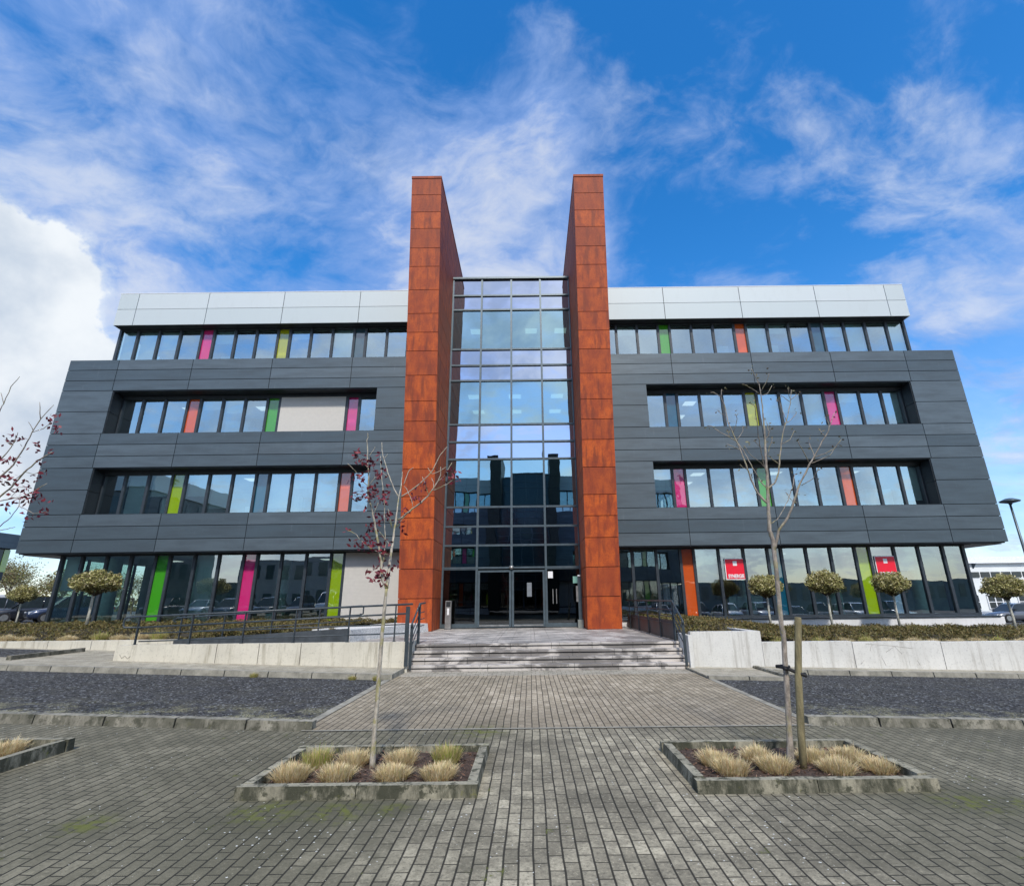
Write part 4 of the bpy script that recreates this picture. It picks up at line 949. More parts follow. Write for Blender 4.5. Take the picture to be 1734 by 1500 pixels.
TREE1=([(0.055,[(-1.692,6.08,-0.016),(-1.697,6.079,0.36),(-1.69,6.075,0.765),(-1.691,6.079,1.186),(-1.684,6.074,1.564),(-1.675,6.074,1.847)]),(0.036,[(-1.675,6.074,1.848),(-1.683,6.133,1.977),(-1.699,6.218,2.136),(-1.711,6.297,2.277),(-1.713,6.35,2.382),(-1.728,6.436,2.559),(-1.73,6.501,2.725),(-1.74,6.573,2.899),(-1.745,6.632,3.062),(-1.745,6.703,3.218),(-1.762,6.777,3.424)]),(0.028,[(-1.675,6.074,1.848),(-1.725,6.079,1.941),(-1.753,6.077,2.081),(-1.768,6.082,2.175),(-1.8,6.071,2.318),(-1.834,6.059,2.474),(-1.868,6.054,2.621),(-1.915,6.043,2.781),(-1.959,6.029,2.905),(-1.972,6.018,3.03),(-1.965,6.001,3.154),(-1.995,5.986,3.346),(-2.007,5.989,3.479),(-2.027,5.99,3.64),(-2.018,5.99,3.68),(-2.028,5.987,3.734)]),(0.021,[(-1.709,6.501,2.712),(-1.618,6.469,2.759),(-1.509,6.432,2.844),(-1.402,6.41,2.919),(-1.31,6.391,3.001),(-1.243,6.364,3.082),(-1.177,6.343,3.185),(-1.145,6.331,3.264),(-1.146,6.313,3.369)]),(0.01,[(-1.177,6.343,3.185),(-1.105,6.373,3.26),(-1.059,6.393,3.361),(-1.018,6.419,3.451)]),(0.009,[(-1.242,6.364,3.069),(-1.132,6.33,3.101),(-1.037,6.305,3.148),(-0.943,6.275,3.207)]),(0.008,[(-1.297,6.391,3.008),(-1.351,6.355,3.163),(-1.384,6.334,3.24)]),(0.013,[(-1.73,6.632,3.034),(-1.624,6.634,3.103),(-1.51,6.652,3.204),(-1.406,6.661,3.305),(-1.317,6.681,3.424),(-1.269,6.694,3.558),(-1.206,6.716,3.682),(-1.14,6.73,3.767)]),(0.006,[(-1.342,6.681,3.366),(-1.252,6.716,3.403),(-1.151,6.77,3.489)]),(0.013,[(-1.751,6.632,3.041),(-1.832,6.678,3.157),(-1.931,6.734,3.357),(-2.0,6.786,3.518),(-2.07,6.84,3.683),(-2.104,6.875,3.8),(-2.122,6.912,3.905)]),(0.005,[(-2.045,6.84,3.638),(-2.02,6.885,3.718)]),(0.009,[(-1.717,6.703,3.218),(-1.681,6.699,3.331),(-1.648,6.711,3.435),(-1.599,6.724,3.47)]),(0.007,[(-1.511,6.432,2.871),(-1.53,6.434,2.966),(-1.591,6.435,3.088),(-1.635,6.439,3.144)]),(0.007,[(-1.706,6.436,2.61),(-1.635,6.397,2.682),(-1.592,6.369,2.729)]),(0.01,[(-1.73,6.35,2.357),(-1.823,6.378,2.462),(-1.933,6.414,2.584),(-1.974,6.433,2.626)]),(0.01,[(-1.734,6.297,2.253),(-1.858,6.325,2.281),(-1.995,6.341,2.347),(-2.079,6.351,2.399),(-2.173,6.374,2.504),(-2.263,6.395,2.56),(-2.317,6.398,2.567)]),(0.012,[(-1.751,6.077,2.128),(-1.735,6.095,2.176),(-1.742,6.135,2.36),(-1.776,6.184,2.551),(-1.818,6.245,2.815),(-1.864,6.294,3.062),(-1.916,6.333,3.26),(-1.967,6.396,3.555)]),(0.007,[(-1.983,5.986,3.28),(-2.03,5.944,3.322),(-2.08,5.888,3.385),(-2.106,5.86,3.429)]),(0.006,[(-1.99,5.989,3.425),(-1.928,5.975,3.5),(-1.915,5.969,3.545)]),(0.008,[(-1.968,6.018,3.055),(-2.028,5.998,3.103),(-2.103,5.928,3.215),(-2.17,5.886,3.282),(-2.196,5.865,3.303)]),(0.007,[(-1.968,6.018,3.055),(-1.893,5.993,3.151),(-1.887,5.997,3.178)]),(0.007,[(-1.89,6.043,2.706),(-1.857,6.017,2.776),(-1.829,6.005,2.848)]),(0.006,[(-1.757,6.436,2.598),(-1.788,6.382,2.682),(-1.818,6.329,2.752)]),(0.006,[(-1.971,6.029,2.905),(-2.058,6.05,2.961),(-2.141,6.067,2.985)]),(0.005,[(-1.389,6.681,3.454),(-1.366,6.684,3.41),(-1.328,6.681,3.366)]),(0.005,[(-1.944,6.734,3.343),(-2.012,6.71,3.396)]),(0.005,[(-1.758,6.436,2.611),(-1.837,6.47,2.855),(-1.806,6.489,2.804)]),(0.005,[(-1.229,6.364,3.069),(-1.263,6.443,3.209),(-1.29,6.468,3.257)])],
 [(-2.105,5.86,3.416,14),(-1.942,5.986,3.319,20),(-2.018,5.944,3.328,8),(-2.095,5.928,3.126,14),(-2.031,5.928,3.17,6),(-2.066,5.998,3.033,4),(-2.093,6.05,2.936,18),(-1.927,6.018,3.017,16),(-1.922,6.029,2.917,40),(-1.802,6.005,2.911,20),(-1.859,5.997,3.191,18),(-1.998,6.71,3.396,8),(-1.866,6.329,2.7,25),(-2.014,6.433,2.627,30),(-2.041,6.351,2.399,30),(-2.182,6.351,2.4,12),(-1.804,6.071,2.366,30),(-1.739,6.095,2.23,12),(-1.789,6.079,1.988,35),(-1.731,6.077,2.022,10),(-1.803,6.082,2.158,5),(-1.665,6.218,2.1,6),(-1.602,6.218,2.166,3),(-1.491,6.434,2.979,14),(-1.375,6.355,3.123,12),(-1.078,6.373,3.232,14),(-0.943,6.275,3.214,14),(-1.044,6.393,3.319,5),(-1.619,6.397,2.63,5),(-1.621,6.469,2.799,6),(-1.858,6.47,2.963,4),(-1.937,6.734,3.242,3),(-1.977,6.396,3.555,6),(-1.805,6.489,2.798,5),(-2.291,6.398,2.567,3),(-1.577,6.436,2.531,3)])
TREE2=([(0.062,[(2.69,6.0,-0.023),(2.735,6.004,0.385),(2.787,5.999,0.904),(2.819,5.995,1.266),(2.816,5.996,1.452),(2.849,5.997,1.902),(2.868,5.994,2.338),(2.845,5.995,2.456),(2.881,5.999,2.768),(2.904,5.997,2.97),(2.922,5.997,3.132),(2.931,5.994,3.312),(2.96,5.992,3.541),(2.981,5.997,3.777),(2.997,5.995,4.016),(3.006,6.0,4.214),(3.012,6.004,4.349)]),(0.022,[(2.882,5.999,2.775),(2.818,6.006,2.849),(2.772,6.031,2.95),(2.741,6.048,3.087),(2.723,6.062,3.227),(2.695,6.078,3.4),(2.655,6.113,3.606),(2.599,6.141,3.849),(2.591,6.16,4.086),(2.562,6.176,4.244),(2.585,6.179,4.355)]),(0.007,[(2.562,6.176,4.244),(2.475,6.192,4.32),(2.435,6.192,4.312)]),(0.012,[(2.897,5.997,2.97),(2.851,6.043,3.055),(2.817,6.083,3.2),(2.787,6.136,3.353),(2.753,6.183,3.508),(2.715,6.237,3.637)]),(0.01,[(2.655,6.113,3.606),(2.591,6.14,3.671),(2.494,6.18,3.75),(2.41,6.216,3.845),(2.361,6.248,3.865)]),(0.007,[(2.737,6.183,3.508),(2.642,6.162,3.534),(2.539,6.134,3.582)]),(0.018,[(2.91,5.997,2.963),(3.01,6.018,3.033),(3.098,6.049,3.173),(3.146,6.072,3.361),(3.219,6.109,3.558),(3.283,6.133,3.74),(3.366,6.159,3.894),(3.47,6.192,4.138),(3.534,6.219,4.352)]),(0.007,[(3.219,6.109,3.558),(3.344,6.113,3.621),(3.417,6.114,3.74)]),(0.007,[(3.332,6.159,3.829),(3.45,6.194,3.922),(3.546,6.214,4.02)]),(0.006,[(3.467,6.192,4.171),(3.375,6.161,4.227),(3.339,6.158,4.252)]),(0.006,[(3.487,6.192,4.196),(3.606,6.24,4.292)]),(0.005,[(3.476,6.192,4.222),(3.438,6.124,4.337)]),(0.007,[(3.134,6.072,3.285),(3.051,6.064,3.345),(3.0,6.062,3.399)]),(0.006,[(3.363,6.159,3.878),(3.339,6.201,4.177),(3.309,6.221,4.227)]),(0.027,[(2.86,5.994,2.202),(2.936,5.952,2.45),(3.056,5.933,2.598),(3.137,5.897,2.774),(3.18,5.875,2.883),(3.244,5.863,3.009),(3.305,5.834,3.117),(3.376,5.824,3.23),(3.435,5.815,3.308),(3.543,5.784,3.483),(3.63,5.757,3.608),(3.649,5.754,3.682),(3.616,5.746,3.795)]),(0.009,[(3.434,5.815,3.3),(3.527,5.756,3.327),(3.615,5.7,3.367),(3.685,5.634,3.463)]),(0.008,[(3.39,5.824,3.23),(3.464,5.796,3.251),(3.585,5.768,3.3),(3.684,5.743,3.416)]),(0.008,[(3.362,5.824,3.23),(3.264,5.73,3.352),(3.184,5.66,3.463)]),(0.008,[(3.434,5.815,3.3),(3.442,5.858,3.417),(3.444,5.888,3.54)]),(0.006,[(3.569,5.757,3.549),(3.543,5.802,3.663)]),(0.006,[(3.644,5.754,3.652),(3.825,5.878,3.888)]),(0.007,[(3.244,5.863,2.966),(3.355,5.771,3.036),(3.383,5.688,3.136)]),(0.006,[(3.135,5.897,2.76),(3.099,5.93,2.867),(3.084,5.944,2.906)]),(0.004,[(3.177,5.875,2.869),(3.199,5.853,2.857)]),(0.008,[(2.872,5.995,2.54),(2.975,6.033,2.587),(3.102,6.107,2.712),(3.213,6.172,2.84),(3.348,6.259,3.037),(3.455,6.346,3.227)]),(0.007,[(2.996,6.0,4.198),(2.89,5.935,4.237),(2.779,5.875,4.269),(2.72,5.837,4.278)]),(0.008,[(3.008,6.0,4.231),(3.066,5.92,4.343),(3.089,5.867,4.434)]),(0.006,[(3.001,6.0,4.181),(3.115,6.034,4.227),(3.211,6.083,4.356)]),(0.008,[(3.012,6.004,4.349),(2.97,5.987,4.425),(2.913,5.957,4.547)]),(0.006,[(3.007,6.004,4.315),(3.003,6.096,4.544)]),(0.009,[(2.917,5.997,3.147),(2.857,5.91,3.29),(2.807,5.82,3.414),(2.76,5.726,3.564),(2.726,5.63,3.71),(2.682,5.543,3.857),(2.597,5.493,3.898)]),(0.006,[(2.967,5.992,3.587),(3.024,5.997,3.65),(3.034,6.023,3.833)]),(0.006,[(3.001,6.062,3.407),(3.027,6.036,3.507),(3.064,6.008,3.591)]),(0.006,[(2.926,5.997,3.207),(2.806,5.925,3.294),(2.689,5.865,3.354),(2.608,5.809,3.458)]),(0.006,[(3.007,5.997,3.635),(3.035,5.971,3.704),(3.02,5.946,3.774)]),(0.005,[(2.809,5.82,3.429),(2.742,5.777,3.491),(2.704,5.75,3.498)]),(0.006,[(2.645,6.14,3.735),(2.682,6.072,3.871),(2.673,6.032,3.937)]),(0.006,[(2.666,6.113,3.63),(2.783,6.171,3.76),(2.805,6.194,3.832)]),(0.005,[(2.591,6.14,3.671),(2.578,6.158,3.758)]),(0.005,[(2.721,6.062,3.211),(2.672,6.071,3.252),(2.643,6.077,3.292)]),(0.005,[(2.829,6.083,3.185),(2.785,6.121,3.18),(2.804,6.148,3.125)]),(0.005,[(2.576,6.16,3.97),(2.511,6.139,4.004),(2.469,6.123,4.024)])],
 [(2.585,6.179,4.355,3),(2.6,6.141,3.865,1),(2.435,6.192,4.312,3),(2.715,6.237,3.637,3),(2.852,6.043,3.07,1),(2.82,6.083,3.216,1),(2.744,6.183,3.524,1),(2.361,6.248,3.865,3),(2.608,6.14,3.687,1),(2.423,6.216,3.861,1),(2.539,6.134,3.582,3),(2.648,6.162,3.55,1),(3.534,6.219,4.352,3),(2.995,6.018,3.048,1),(3.139,6.072,3.377,1),(3.386,6.159,3.91,1),(3.417,6.114,3.74,3),(3.546,6.214,4.02,3),(3.469,6.194,3.939,1),(3.339,6.158,4.252,3),(3.606,6.24,4.292,3),(3.438,6.124,4.337,3),(3.0,6.062,3.399,3),(3.309,6.221,4.227,3),(3.616,5.746,3.795,3),(2.933,5.952,2.464,1),(3.046,5.933,2.613,1),(3.133,5.897,2.788,1),(3.253,5.863,3.023,1),(3.301,5.834,3.131,1),(3.545,5.784,3.498,1),(3.669,5.754,3.697,1),(3.685,5.634,3.463,3),(3.538,5.756,3.341,1),(3.684,5.743,3.416,3),(3.476,5.796,3.265,1),(3.184,5.66,3.463,3),(3.444,5.888,3.54,3),(3.429,5.858,3.432,1),(3.543,5.802,3.663,3),(3.825,5.878,3.888,3),(3.383,5.688,3.136,3),(3.373,5.771,3.05,1),(3.084,5.944,2.906,3),(3.11,5.93,2.881,1),(3.199,5.853,2.857,3),(3.455,6.346,3.227,3),(3.21,6.172,2.855,1),(2.72,5.837,4.278,3),(2.79,5.875,4.285,1),(3.089,5.867,4.434,3),(3.211,6.083,4.356,3),(2.913,5.957,4.547,3),(2.989,5.987,4.442,1),(3.003,6.096,4.544,3),(2.597,5.493,3.898,3),(2.853,5.91,3.305,1),(2.742,5.63,3.725,1),(3.034,6.023,3.833,3),(3.02,5.997,3.666,1),(3.064,6.008,3.591,3),(3.014,6.036,3.523,1),(2.608,5.809,3.458,3),(2.815,5.925,3.309,1),(3.02,5.946,3.774,3),(3.022,5.971,3.72,1),(2.704,5.75,3.498,3),(2.673,6.032,3.937,3),(2.805,6.194,3.832,3),(2.578,6.158,3.758,3),(2.643,6.077,3.292,3),(2.677,6.071,3.267,1),(2.804,6.148,3.125,3),(2.469,6.123,4.024,3)])
TREE3=([(0.024,[(-6.965,6.2,2.078),(-6.863,6.203,2.527),(-6.751,6.2,2.853),(-6.661,6.201,3.02),(-6.553,6.199,3.139),(-6.439,6.197,3.334),(-6.31,6.195,3.482),(-6.16,6.196,3.595)]),(0.022,[(-6.905,6.203,2.3),(-6.759,6.132,3.103),(-6.635,6.108,3.241),(-6.508,6.098,3.408),(-6.413,6.082,3.627),(-6.365,6.073,3.826),(-6.289,6.056,3.999),(-6.161,6.046,4.19)]),(0.009,[(-6.289,6.056,3.999),(-6.372,6.06,4.238)]),(0.007,[(-6.365,6.073,3.826),(-6.245,6.084,3.88),(-6.17,6.086,3.957)]),(0.007,[(-6.36,6.073,3.852),(-6.416,6.037,3.955)]),(0.014,[(-6.869,6.2,2.854),(-6.758,6.113,3.317),(-6.69,6.096,3.46),(-6.584,6.068,3.6),(-6.542,6.058,3.696),(-6.497,6.026,3.812)]),(0.012,[(-6.814,6.203,2.666),(-6.742,6.207,2.95),(-6.517,6.207,2.995),(-6.377,6.203,3.016),(-6.251,6.2,3.087),(-6.098,6.187,3.18)]),(0.011,[(-6.752,6.203,2.619),(-6.503,6.157,2.644),(-6.359,6.123,2.742),(-6.274,6.09,2.875),(-6.282,6.083,2.968)]),(0.008,[(-6.552,6.157,2.576),(-6.362,6.121,2.603),(-6.253,6.099,2.621)]),(0.006,[(-6.539,6.058,3.646),(-6.625,6.034,3.69)]),(0.01,[(-6.924,6.113,3.467),(-6.816,6.022,4.123),(-6.765,5.999,4.192),(-6.715,5.978,4.421),(-6.619,5.952,4.555)]),(0.007,[(-6.765,5.999,4.192),(-6.893,6.036,4.368)]),(0.006,[(-6.553,6.199,3.139),(-6.543,6.208,3.239),(-6.476,6.232,3.343)]),(0.006,[(-6.274,6.09,2.875),(-6.024,6.053,2.773),(-5.832,6.016,2.787)]),(0.006,[(-6.476,6.232,3.343),(-6.363,6.248,3.321),(-6.232,6.253,3.358)]),(0.006,[(-6.524,6.207,3.019),(-6.428,6.172,3.132),(-6.284,6.148,3.125)]),(0.006,[(-6.69,6.096,3.46),(-6.514,6.064,3.461),(-6.39,6.049,3.492)])],
 [(-6.176,6.086,4.022,12),(-6.097,6.086,3.866,12),(-6.561,6.058,3.76,9),(-6.411,6.026,3.723,6),(-6.613,6.034,3.69,6),(-6.268,6.082,3.625,8),(-6.487,6.064,3.448,9),(-6.603,6.108,3.216,14),(-6.335,6.248,3.308,8),(-6.23,6.195,3.456,4),(-6.265,6.148,3.1,16),(-6.31,6.203,2.992,16),(-6.208,6.2,3.062,8),(-6.241,6.253,3.346,3),(-5.914,6.016,2.915,8),(-6.331,6.083,3.016,10),(-6.572,6.207,2.9,10),(-6.387,6.123,2.835,5),(-5.881,6.016,2.799,6),(-6.129,6.053,2.739,8),(-6.001,6.053,2.772,5),(-6.16,6.196,3.595,3),(-6.539,6.108,3.24,8),(-6.69,6.096,3.46,10),(-6.272,6.203,2.943,8),(-6.661,6.096,3.484,6),(-6.606,6.208,3.289,6),(-6.459,6.172,3.156,6)])

skeleton_tree(TREE1, 'young_tree', 'slender young tree with pale branches and maroon leaves in the left planter', 'bark_pale', 'red_leaf', .0042, .037, 'leaves')
t2 = skeleton_tree(TREE2, 'young_tree', 'bare young tree with swelling buds tied to a stake in the right planter', 'bark_grey', 'bud', .0040, .021, 'leaves')
skeleton_tree(TREE3, 'young_tree', 'young tree with maroon leaves reaching in from the left photo edge', 'bark_grey', 'red_leaf', .0036, .034, 'leaves')
t = thing('tree_stake', (2.75, 5.88, 0), 'round wooden stake beside the bare tree in the right planter', 'stake')
m = MB(); m.tube([(2.755, 5.88, -.05), (2.80, 5.89, .35), (2.87, 5.90, .9), (2.955, 5.9, 1.40), (2.965, 5.9, 1.475), (2.967, 5.9, 1.487)], [.037, .037, .036, .035, .035, .030], 12); m.build('post', 'stake', t)
m = MB(); m.tube([(2.74, 5.94, .96), (2.80, 5.95, .955), (2.86, 5.90, .925), (2.93, 5.85, .90), (2.94, 5.90, .91)], .02, 6); m.tube([(2.72, 6.06, .97), (2.79, 5.92, .965), (2.84, 6.02, .97), (2.80, 6.08, .97), (2.72, 6.06, .97)], .018, 6); m.build('strap', 'rubber', t)

# ------------------------------------------------------------------ street lamp at the right
t = thing('street_lamp', (25.1, 26, -.5), 'slim grey street lamp rising beyond the right end of the building', 'street lamp')
m = MB(); m.tube([(25.13, 26, -.5), (25.11, 26, 3), (25.08, 26, 6.2)], [.075, .065, .05], 10); m.build('pole', 'mullion', t)
m = MB(); m.lathe([(0, .16), (.18, .13), (.42, .02), (.45, -.02), (.40, -.05), (.1, -.12), (.05, -.2), (0, -.2)], (25.1, 26, 6.35), 18); m.build('lamp_head', 'mullion', t)

# ------------------------------------------------------------------ buildings and trees around
ft = thing('factory_building', (62, 60, 0), 'long white industrial hall with strip windows beyond the right wing', 'factory')
m = MB(); m.box(44, 110, 62, 90, -1, 5.3); m.build('wall', simple('white_render', (.72, .74, .73), .7, 0, .06, .4), ft)
m = MB(); m.hexa([(43, 61.6, 5.30), (112, 61.6, 5.30), (112, 90, 5.9), (43, 90, 5.9), (43, 61.6, 6.05), (112, 61.6, 6.05), (112, 90, 6.4), (43, 90, 6.4)]); m.build('roof', 'white', ft)
m = MB()
for i in range(0): m.hexa([(46+i*7, 58, 5.5), (46.15+i*7, 58, 5.5), (46.15+i*7, 61.98, 4.7), (46+i*7, 61.98, 4.7), (46+i*7, 61.5, 5.29), (46.15+i*7, 61.5, 5.29), (46.15+i*7, 61.98, 5.29), (46+i*7, 61.98, 5.29)])
for i in range(9):
    m = MB(); m.hexa([(46+i*7, 61.5, 5.25), (46.15+i*7, 61.5, 5.25), (46.15+i*7, 61.98, 4.7), (46+i*7, 61.98, 4.7), (46+i*7, 61.5, 5.29), (46.15+i*7, 61.5, 5.29), (46.15+i*7, 61.98, 5.29), (46+i*7, 61.98, 5.29)]); m.build('roof_bracket', 'mullion', ft)
for i in range(26):
    x = 45+i*1.25; m = MB(); m.box(x, x+1.05, 61.9, 61.98, 3.7, 4.3); fr = m.build('window', 'glass_dark', ft) if 'glass_dark' in M else None
    if fr is None:
        M['glass_dark'] = simple('dark_window', (.03, .04, .045), .15); fr = m.build('window', 'glass_dark', ft)
for i in range(9):
    x = 46.5+i*3.6; m = MB(); m.box(x, x+2.7, 61.88, 61.97, .1, 1.75); fr = m.build('window_frame', 'white', ft)
    m = MB()
    for a, b in ((.12, .85), (1.0, 1.7), (1.85, 2.6)):
        m.box(x+a, x+b, 61.85, 61.878, .2, .85); m.box(x+a, x+b, 61.85, 61.878, .95, 1.65)
    m.build('pane', 'glass_dark', fr)
sh = thing('shed', (46, 52, 0), 'low dark flat roofed shed with a pale green side standing before the white hall', 'shed')
m = MB(); m.box(36, 60, 47, 53, -2.5, -.2); m.build('wall', simple('shed_wall', (.012, .018, .018), .6), sh)
m = MB(); m.box(35.6, 60.4, 46.6, 53.4, -.2, .12); m.build('roof', simple('shed_roof', (.30, .31, .31), .6), sh)
m = MB()
for i in range(6): m.box(36.5+i*3.4, 36.6+i*3.4, 46.9, 46.98, -2.4, -.2)
m.box(36, 60, 46.9, 46.98, -1.1, -1.0); m.build('batten', 'mullion', sh)
nb = thing('neighbour_building', (-52, 50, 0), 'dark grey office block with a lime strip at the left photo edge', 'office building')
m = MB(); m.box(-70, -46.1, 30, 46, 6.6, 7.85); m.build('cladding', 'grey', nb)
m = MB(); m.box(-75, -58, 30.5, 42, .3, 3.9); m.build('wall', 'dark_frame', nb)
m = MB(); m.box(-70, -46.6, 30.5, 45.6, 3.9, 6.59); m.build('wall', 'dark_frame', nb)
m = MB(); m.box(-46.59, -46.52, 31, 45.0, 4.6, 6.5); m.build('window', 'glass_dark', nb)
m = MB(); m.box(-46.59, -46.50, 45.05, 45.58, 4.6, 6.5); m.build('coloured_panel', 'p_lime', nb)
m = MB(); m.box(-70, -46.7, 30.2, 45.5, 3.9, 4.55); m.build('cladding', 'grey', nb)

def bg_tree(seed, h, wd):
    rg = random.Random(seed); t = thing('budding_tree', (0, 0, 0), 'x', 'tree', 'budding trees behind the left car park')
    m = MB(); tips = []
    def grow(p, d, L, r, lv):
        q = p+d*L; mid = p.lerp(q, .5)+Vector((rg.uniform(-1, 1), rg.uniform(-1, 1), 0))*L*.06
        m.tube([p, mid, q], [r, r*.8, r*.6], 5, True, False)
        if lv == 0: tips.append(q); return
        for k in range(3 if lv > 1 else 4):
            v = Vector((rg.gauss(0, 1), rg.gauss(0, 1), rg.gauss(.3, .5))).normalized()
            grow(p.lerp(q, rg.uniform(.55, 1)), (d*.9+v*.75).normalized(), L*rg.uniform(.6, .8), r*.55, lv-1)
    grow(Vector((0, 0, 0)), Vector((0, 0, 1)), h*.30, .12, 4)
    m.build('trunk', simple('bg_bark', (.17, .13, .09), .85), t)
    tp = np.array([tuple(x) for x in tips]); C = np.repeat(tp, 34, 0)+rng.normal(0, .5, (len(tp)*34, 3)); n = len(C); T = unit(n)
    quads('crown', C, T, ortho(T), rng.uniform(.05, .12, n), rng.uniform(.03, .06, n), 'spring_leaf', t); return t
bt = [bg_tree(3, 8.2, 3), bg_tree(9, 7, 3)]
spots = [(-62, 62, .6, 1.05), (-57.5, 64, .6, .98), (-53, 62, .6, .85), (-66, 58, .6, 1.1), (-50, 66, .6, .8), (-59, 55, .5, .62), (-70, 66, .6, 1.1), (-46, 70, .5, .7)]
nm = ['behind the far left ball tree', 'second from the left edge of the car park', 'nearest the left corner of the building', 'at the left photo edge', 'seen low beside the building corner', 'small brownish one in front of the others', 'outermost beyond the photo edge', 'mostly hidden behind the left wing']
for i, (x, y, z, sc) in enumerate(spots):
    o = bt[i] if i < 2 else copy_tree(bt[i % 2]); put(o, (x, y, z), i*1.3, (sc*1.15, sc*1.15, sc), 'loose budding tree '+nm[i])
# far hedge line
n = 26000; xs = rng.uniform(-140, 140, n); C = np.stack([xs, 95+rng.uniform(-3, 3, n), rng.uniform(-1, 1, n)**2*(2.4+1.2*np.sin(xs*.21))*np.where(xs < -50, 2.1, 1)+.4], 1); T = unit(n)
tag(quads('hedge', C, T, ortho(T), rng.uniform(.2, .45, n), rng.uniform(.15, .3, n), 'spring_leaf'), 'far belt of brown green scrub along the horizon', 'hedge', None, 'stuff')

# ------------------------------------------------------------------ cars
CARC = {}
def paint(name, c, metal=.3):
    m, t, b = newmat('car_'+name); b.inputs['Base Color'].default_value = (*c, 1); b.inputs['Roughness'].default_value = .28; b.inputs['Metallic'].default_value = metal
    b.inputs['Coat Weight'].default_value = .8; n = t.noise(t.obj(), 1.5, 4, .6); t.setin(b, 'Roughness', t.ramp(n, .3, .8, .22, .38)); CARC[name] = m; return m
for nme, c in (('dark', (.015, .018, .025)), ('silver', (.42, .46, .52)), ('white', (.75, .76, .78)), ('navy', (.02, .035, .08)), ('grey', (.12, .13, .15))): paint(nme, c)
M['car_glass'] = simple('car_glass', (.02, .028, .032), .06); M['lightlens'] = simple('lamp_lens', (.75, .78, .8), .1); M['tail'] = simple('tail_lens', (.4, .01, .01), .2)
def make_car(kind):
    t = thing('parked_car' if kind != 'van' else 'parked_van', (0, 0, 0), 'x', 'car' if kind != 'van' else 'van', 'cars parked in the car park')
    if kind == 'van':
        low = [(-2.4, .35, 1.15, .80), (-2.38, .3, 1.2, .95), (-1.0, .28, 1.2, .97), (1.2, .28, 1.15, .97), (1.9, .3, 1.05, .95), (2.35, .34, .95, .86), (2.45, .4, .75, .75)]
        cab = [(-2.38, 1.2, .93), (-2.3, 1.95, .84), (.7, 1.98, .84), (1.15, 1.9, .8), (1.85, 1.08, .86)]
    else:
        hb = .95 if kind == 'suv' else .88; rf = 1.66 if kind == 'suv' else 1.47
        low = [(-2.2, .42, hb-.1, .72), (-2.15, .3, hb, .84), (-1.4, .22, hb+.03, .90), (0, .2, hb, .91), (1.0, .22, hb-.02, .90), (1.7, .26, hb-.12, .86), (2.15, .32, hb-.24, .76), (2.24, .42, hb-.36, .64)]
        cab = [(-2.05, hb, .76), (-1.55, rf-.08, .62), (-.9, rf, .64), (.1, rf, .64), (.45, rf-.06, .62), (1.15, hb-.02, .76)]
    m = MB(); rings = []
    for x, z0, z1, hw in low:
        ring = [(x, -hw*.9, z0), (x, -hw, z0+.14), (x, -hw*1.0, (z0+z1)/2+.06), (x, -hw*.96, z1-.05), (x, -hw*.86, z1), (x, 0, z1+.03), (x, hw*.86, z1), (x, hw*.96, z1-.05), (x, hw, (z0+z1)/2+.06), (x, hw, z0+.14), (x, hw*.9, z0)]
        k = len(m.v); m.v += ring; rings.append(k)
    R = 11
    for a, b in zip(rings, rings[1:]):
        for i in range(R): j = (i+1) % R; m.f.append((a+i, b+i, b+j, a+j)); m.sm.append(i != R-1)
    m.f.append(tuple(rings[0]+i for i in range(R))); m.sm.append(False); m.f.append(tuple(rings[-1]+i for i in range(R))[::-1]); m.sm.append(False)
    body = m.build('body', CARC['dark'], t)
    # greenhouse
    n = len(cab); m = MB()
    for (xa, za, wa), (xb, zb, wb) in zip(cab, cab[1:]):
        base = hb if kind != 'van' else 1.18
        m.face([(xa, -wa, za), (xb, -wb, zb), (xb, wb, zb), (xa, wa, za)], False)
        bw = .86 if kind != 'van' else .93
        m.face([(xa, -bw+.04, base-.04), (xb, -bw+.04, base-.04), (xb, -wb, zb), (xa, -wa, za)]); m.face([(xa, wa, za), (xb, wb, zb), (xb, bw-.04, base-.04), (xa, bw-.04, base-.04)])
    gh = m.build('windows', 'car_glass', t)
    rc = cab[1:-1]; m = MB()
    for (xa, za, wa), (xb, zb, wb) in zip(rc, rc[1:]): m.hexa([(xa, -wa-.01, za-.03), (xb, -wb-.01, zb-.03), (xb, wb+.01, zb-.03), (xa, wa+.01, za-.03), (xa, -wa, za+.025), (xb, -wb, zb+.025), (xb, wb, zb+.025), (xa, wa, za+.025)])
    for s in (-1, 1):
        base = hb if kind != 'van' else 1.18; bw = (.86 if kind != 'van' else .93)
        for (xt, zt, wt), xb in ((rc[0], cab[0][0]+.03), (rc[-1], cab[-1][0]), ((-.45 if kind != 'van' else .1, rc[1][1], rc[1][2]), -.4 if kind != 'van' else .1)):
            m.tube([(xb, s*(bw-.03), base-.02), (xt, s*(wt+.005), zt)], .035, 5)
        if kind == 'van': m.hexa([(-2.36, s*.90, 1.15), (.1, s*.90, 1.15), (.1, s*.935, 1.15), (-2.36, s*.935, 1.15), (-2.3, s*.835, 1.95), (.1, s*.835, 1.95), (.1, s*.865, 1.95), (-2.3, s*.865, 1.95)])
    m.build('roof', CARC['dark'], t)
    for x in (-1.35, 1.4):
        for s in (-1, 1):
            m = MB(); m.tube([(x, s*.70, .33), (x, s*.905, .33)], .33, 20, False); wl = m.build('wheel', 'rubber', t)
            m = MB(); m.tube([(x, s*.90, .33), (x, s*.915, .33)], .21, 12, False); m.build('rim', 'steel', wl)
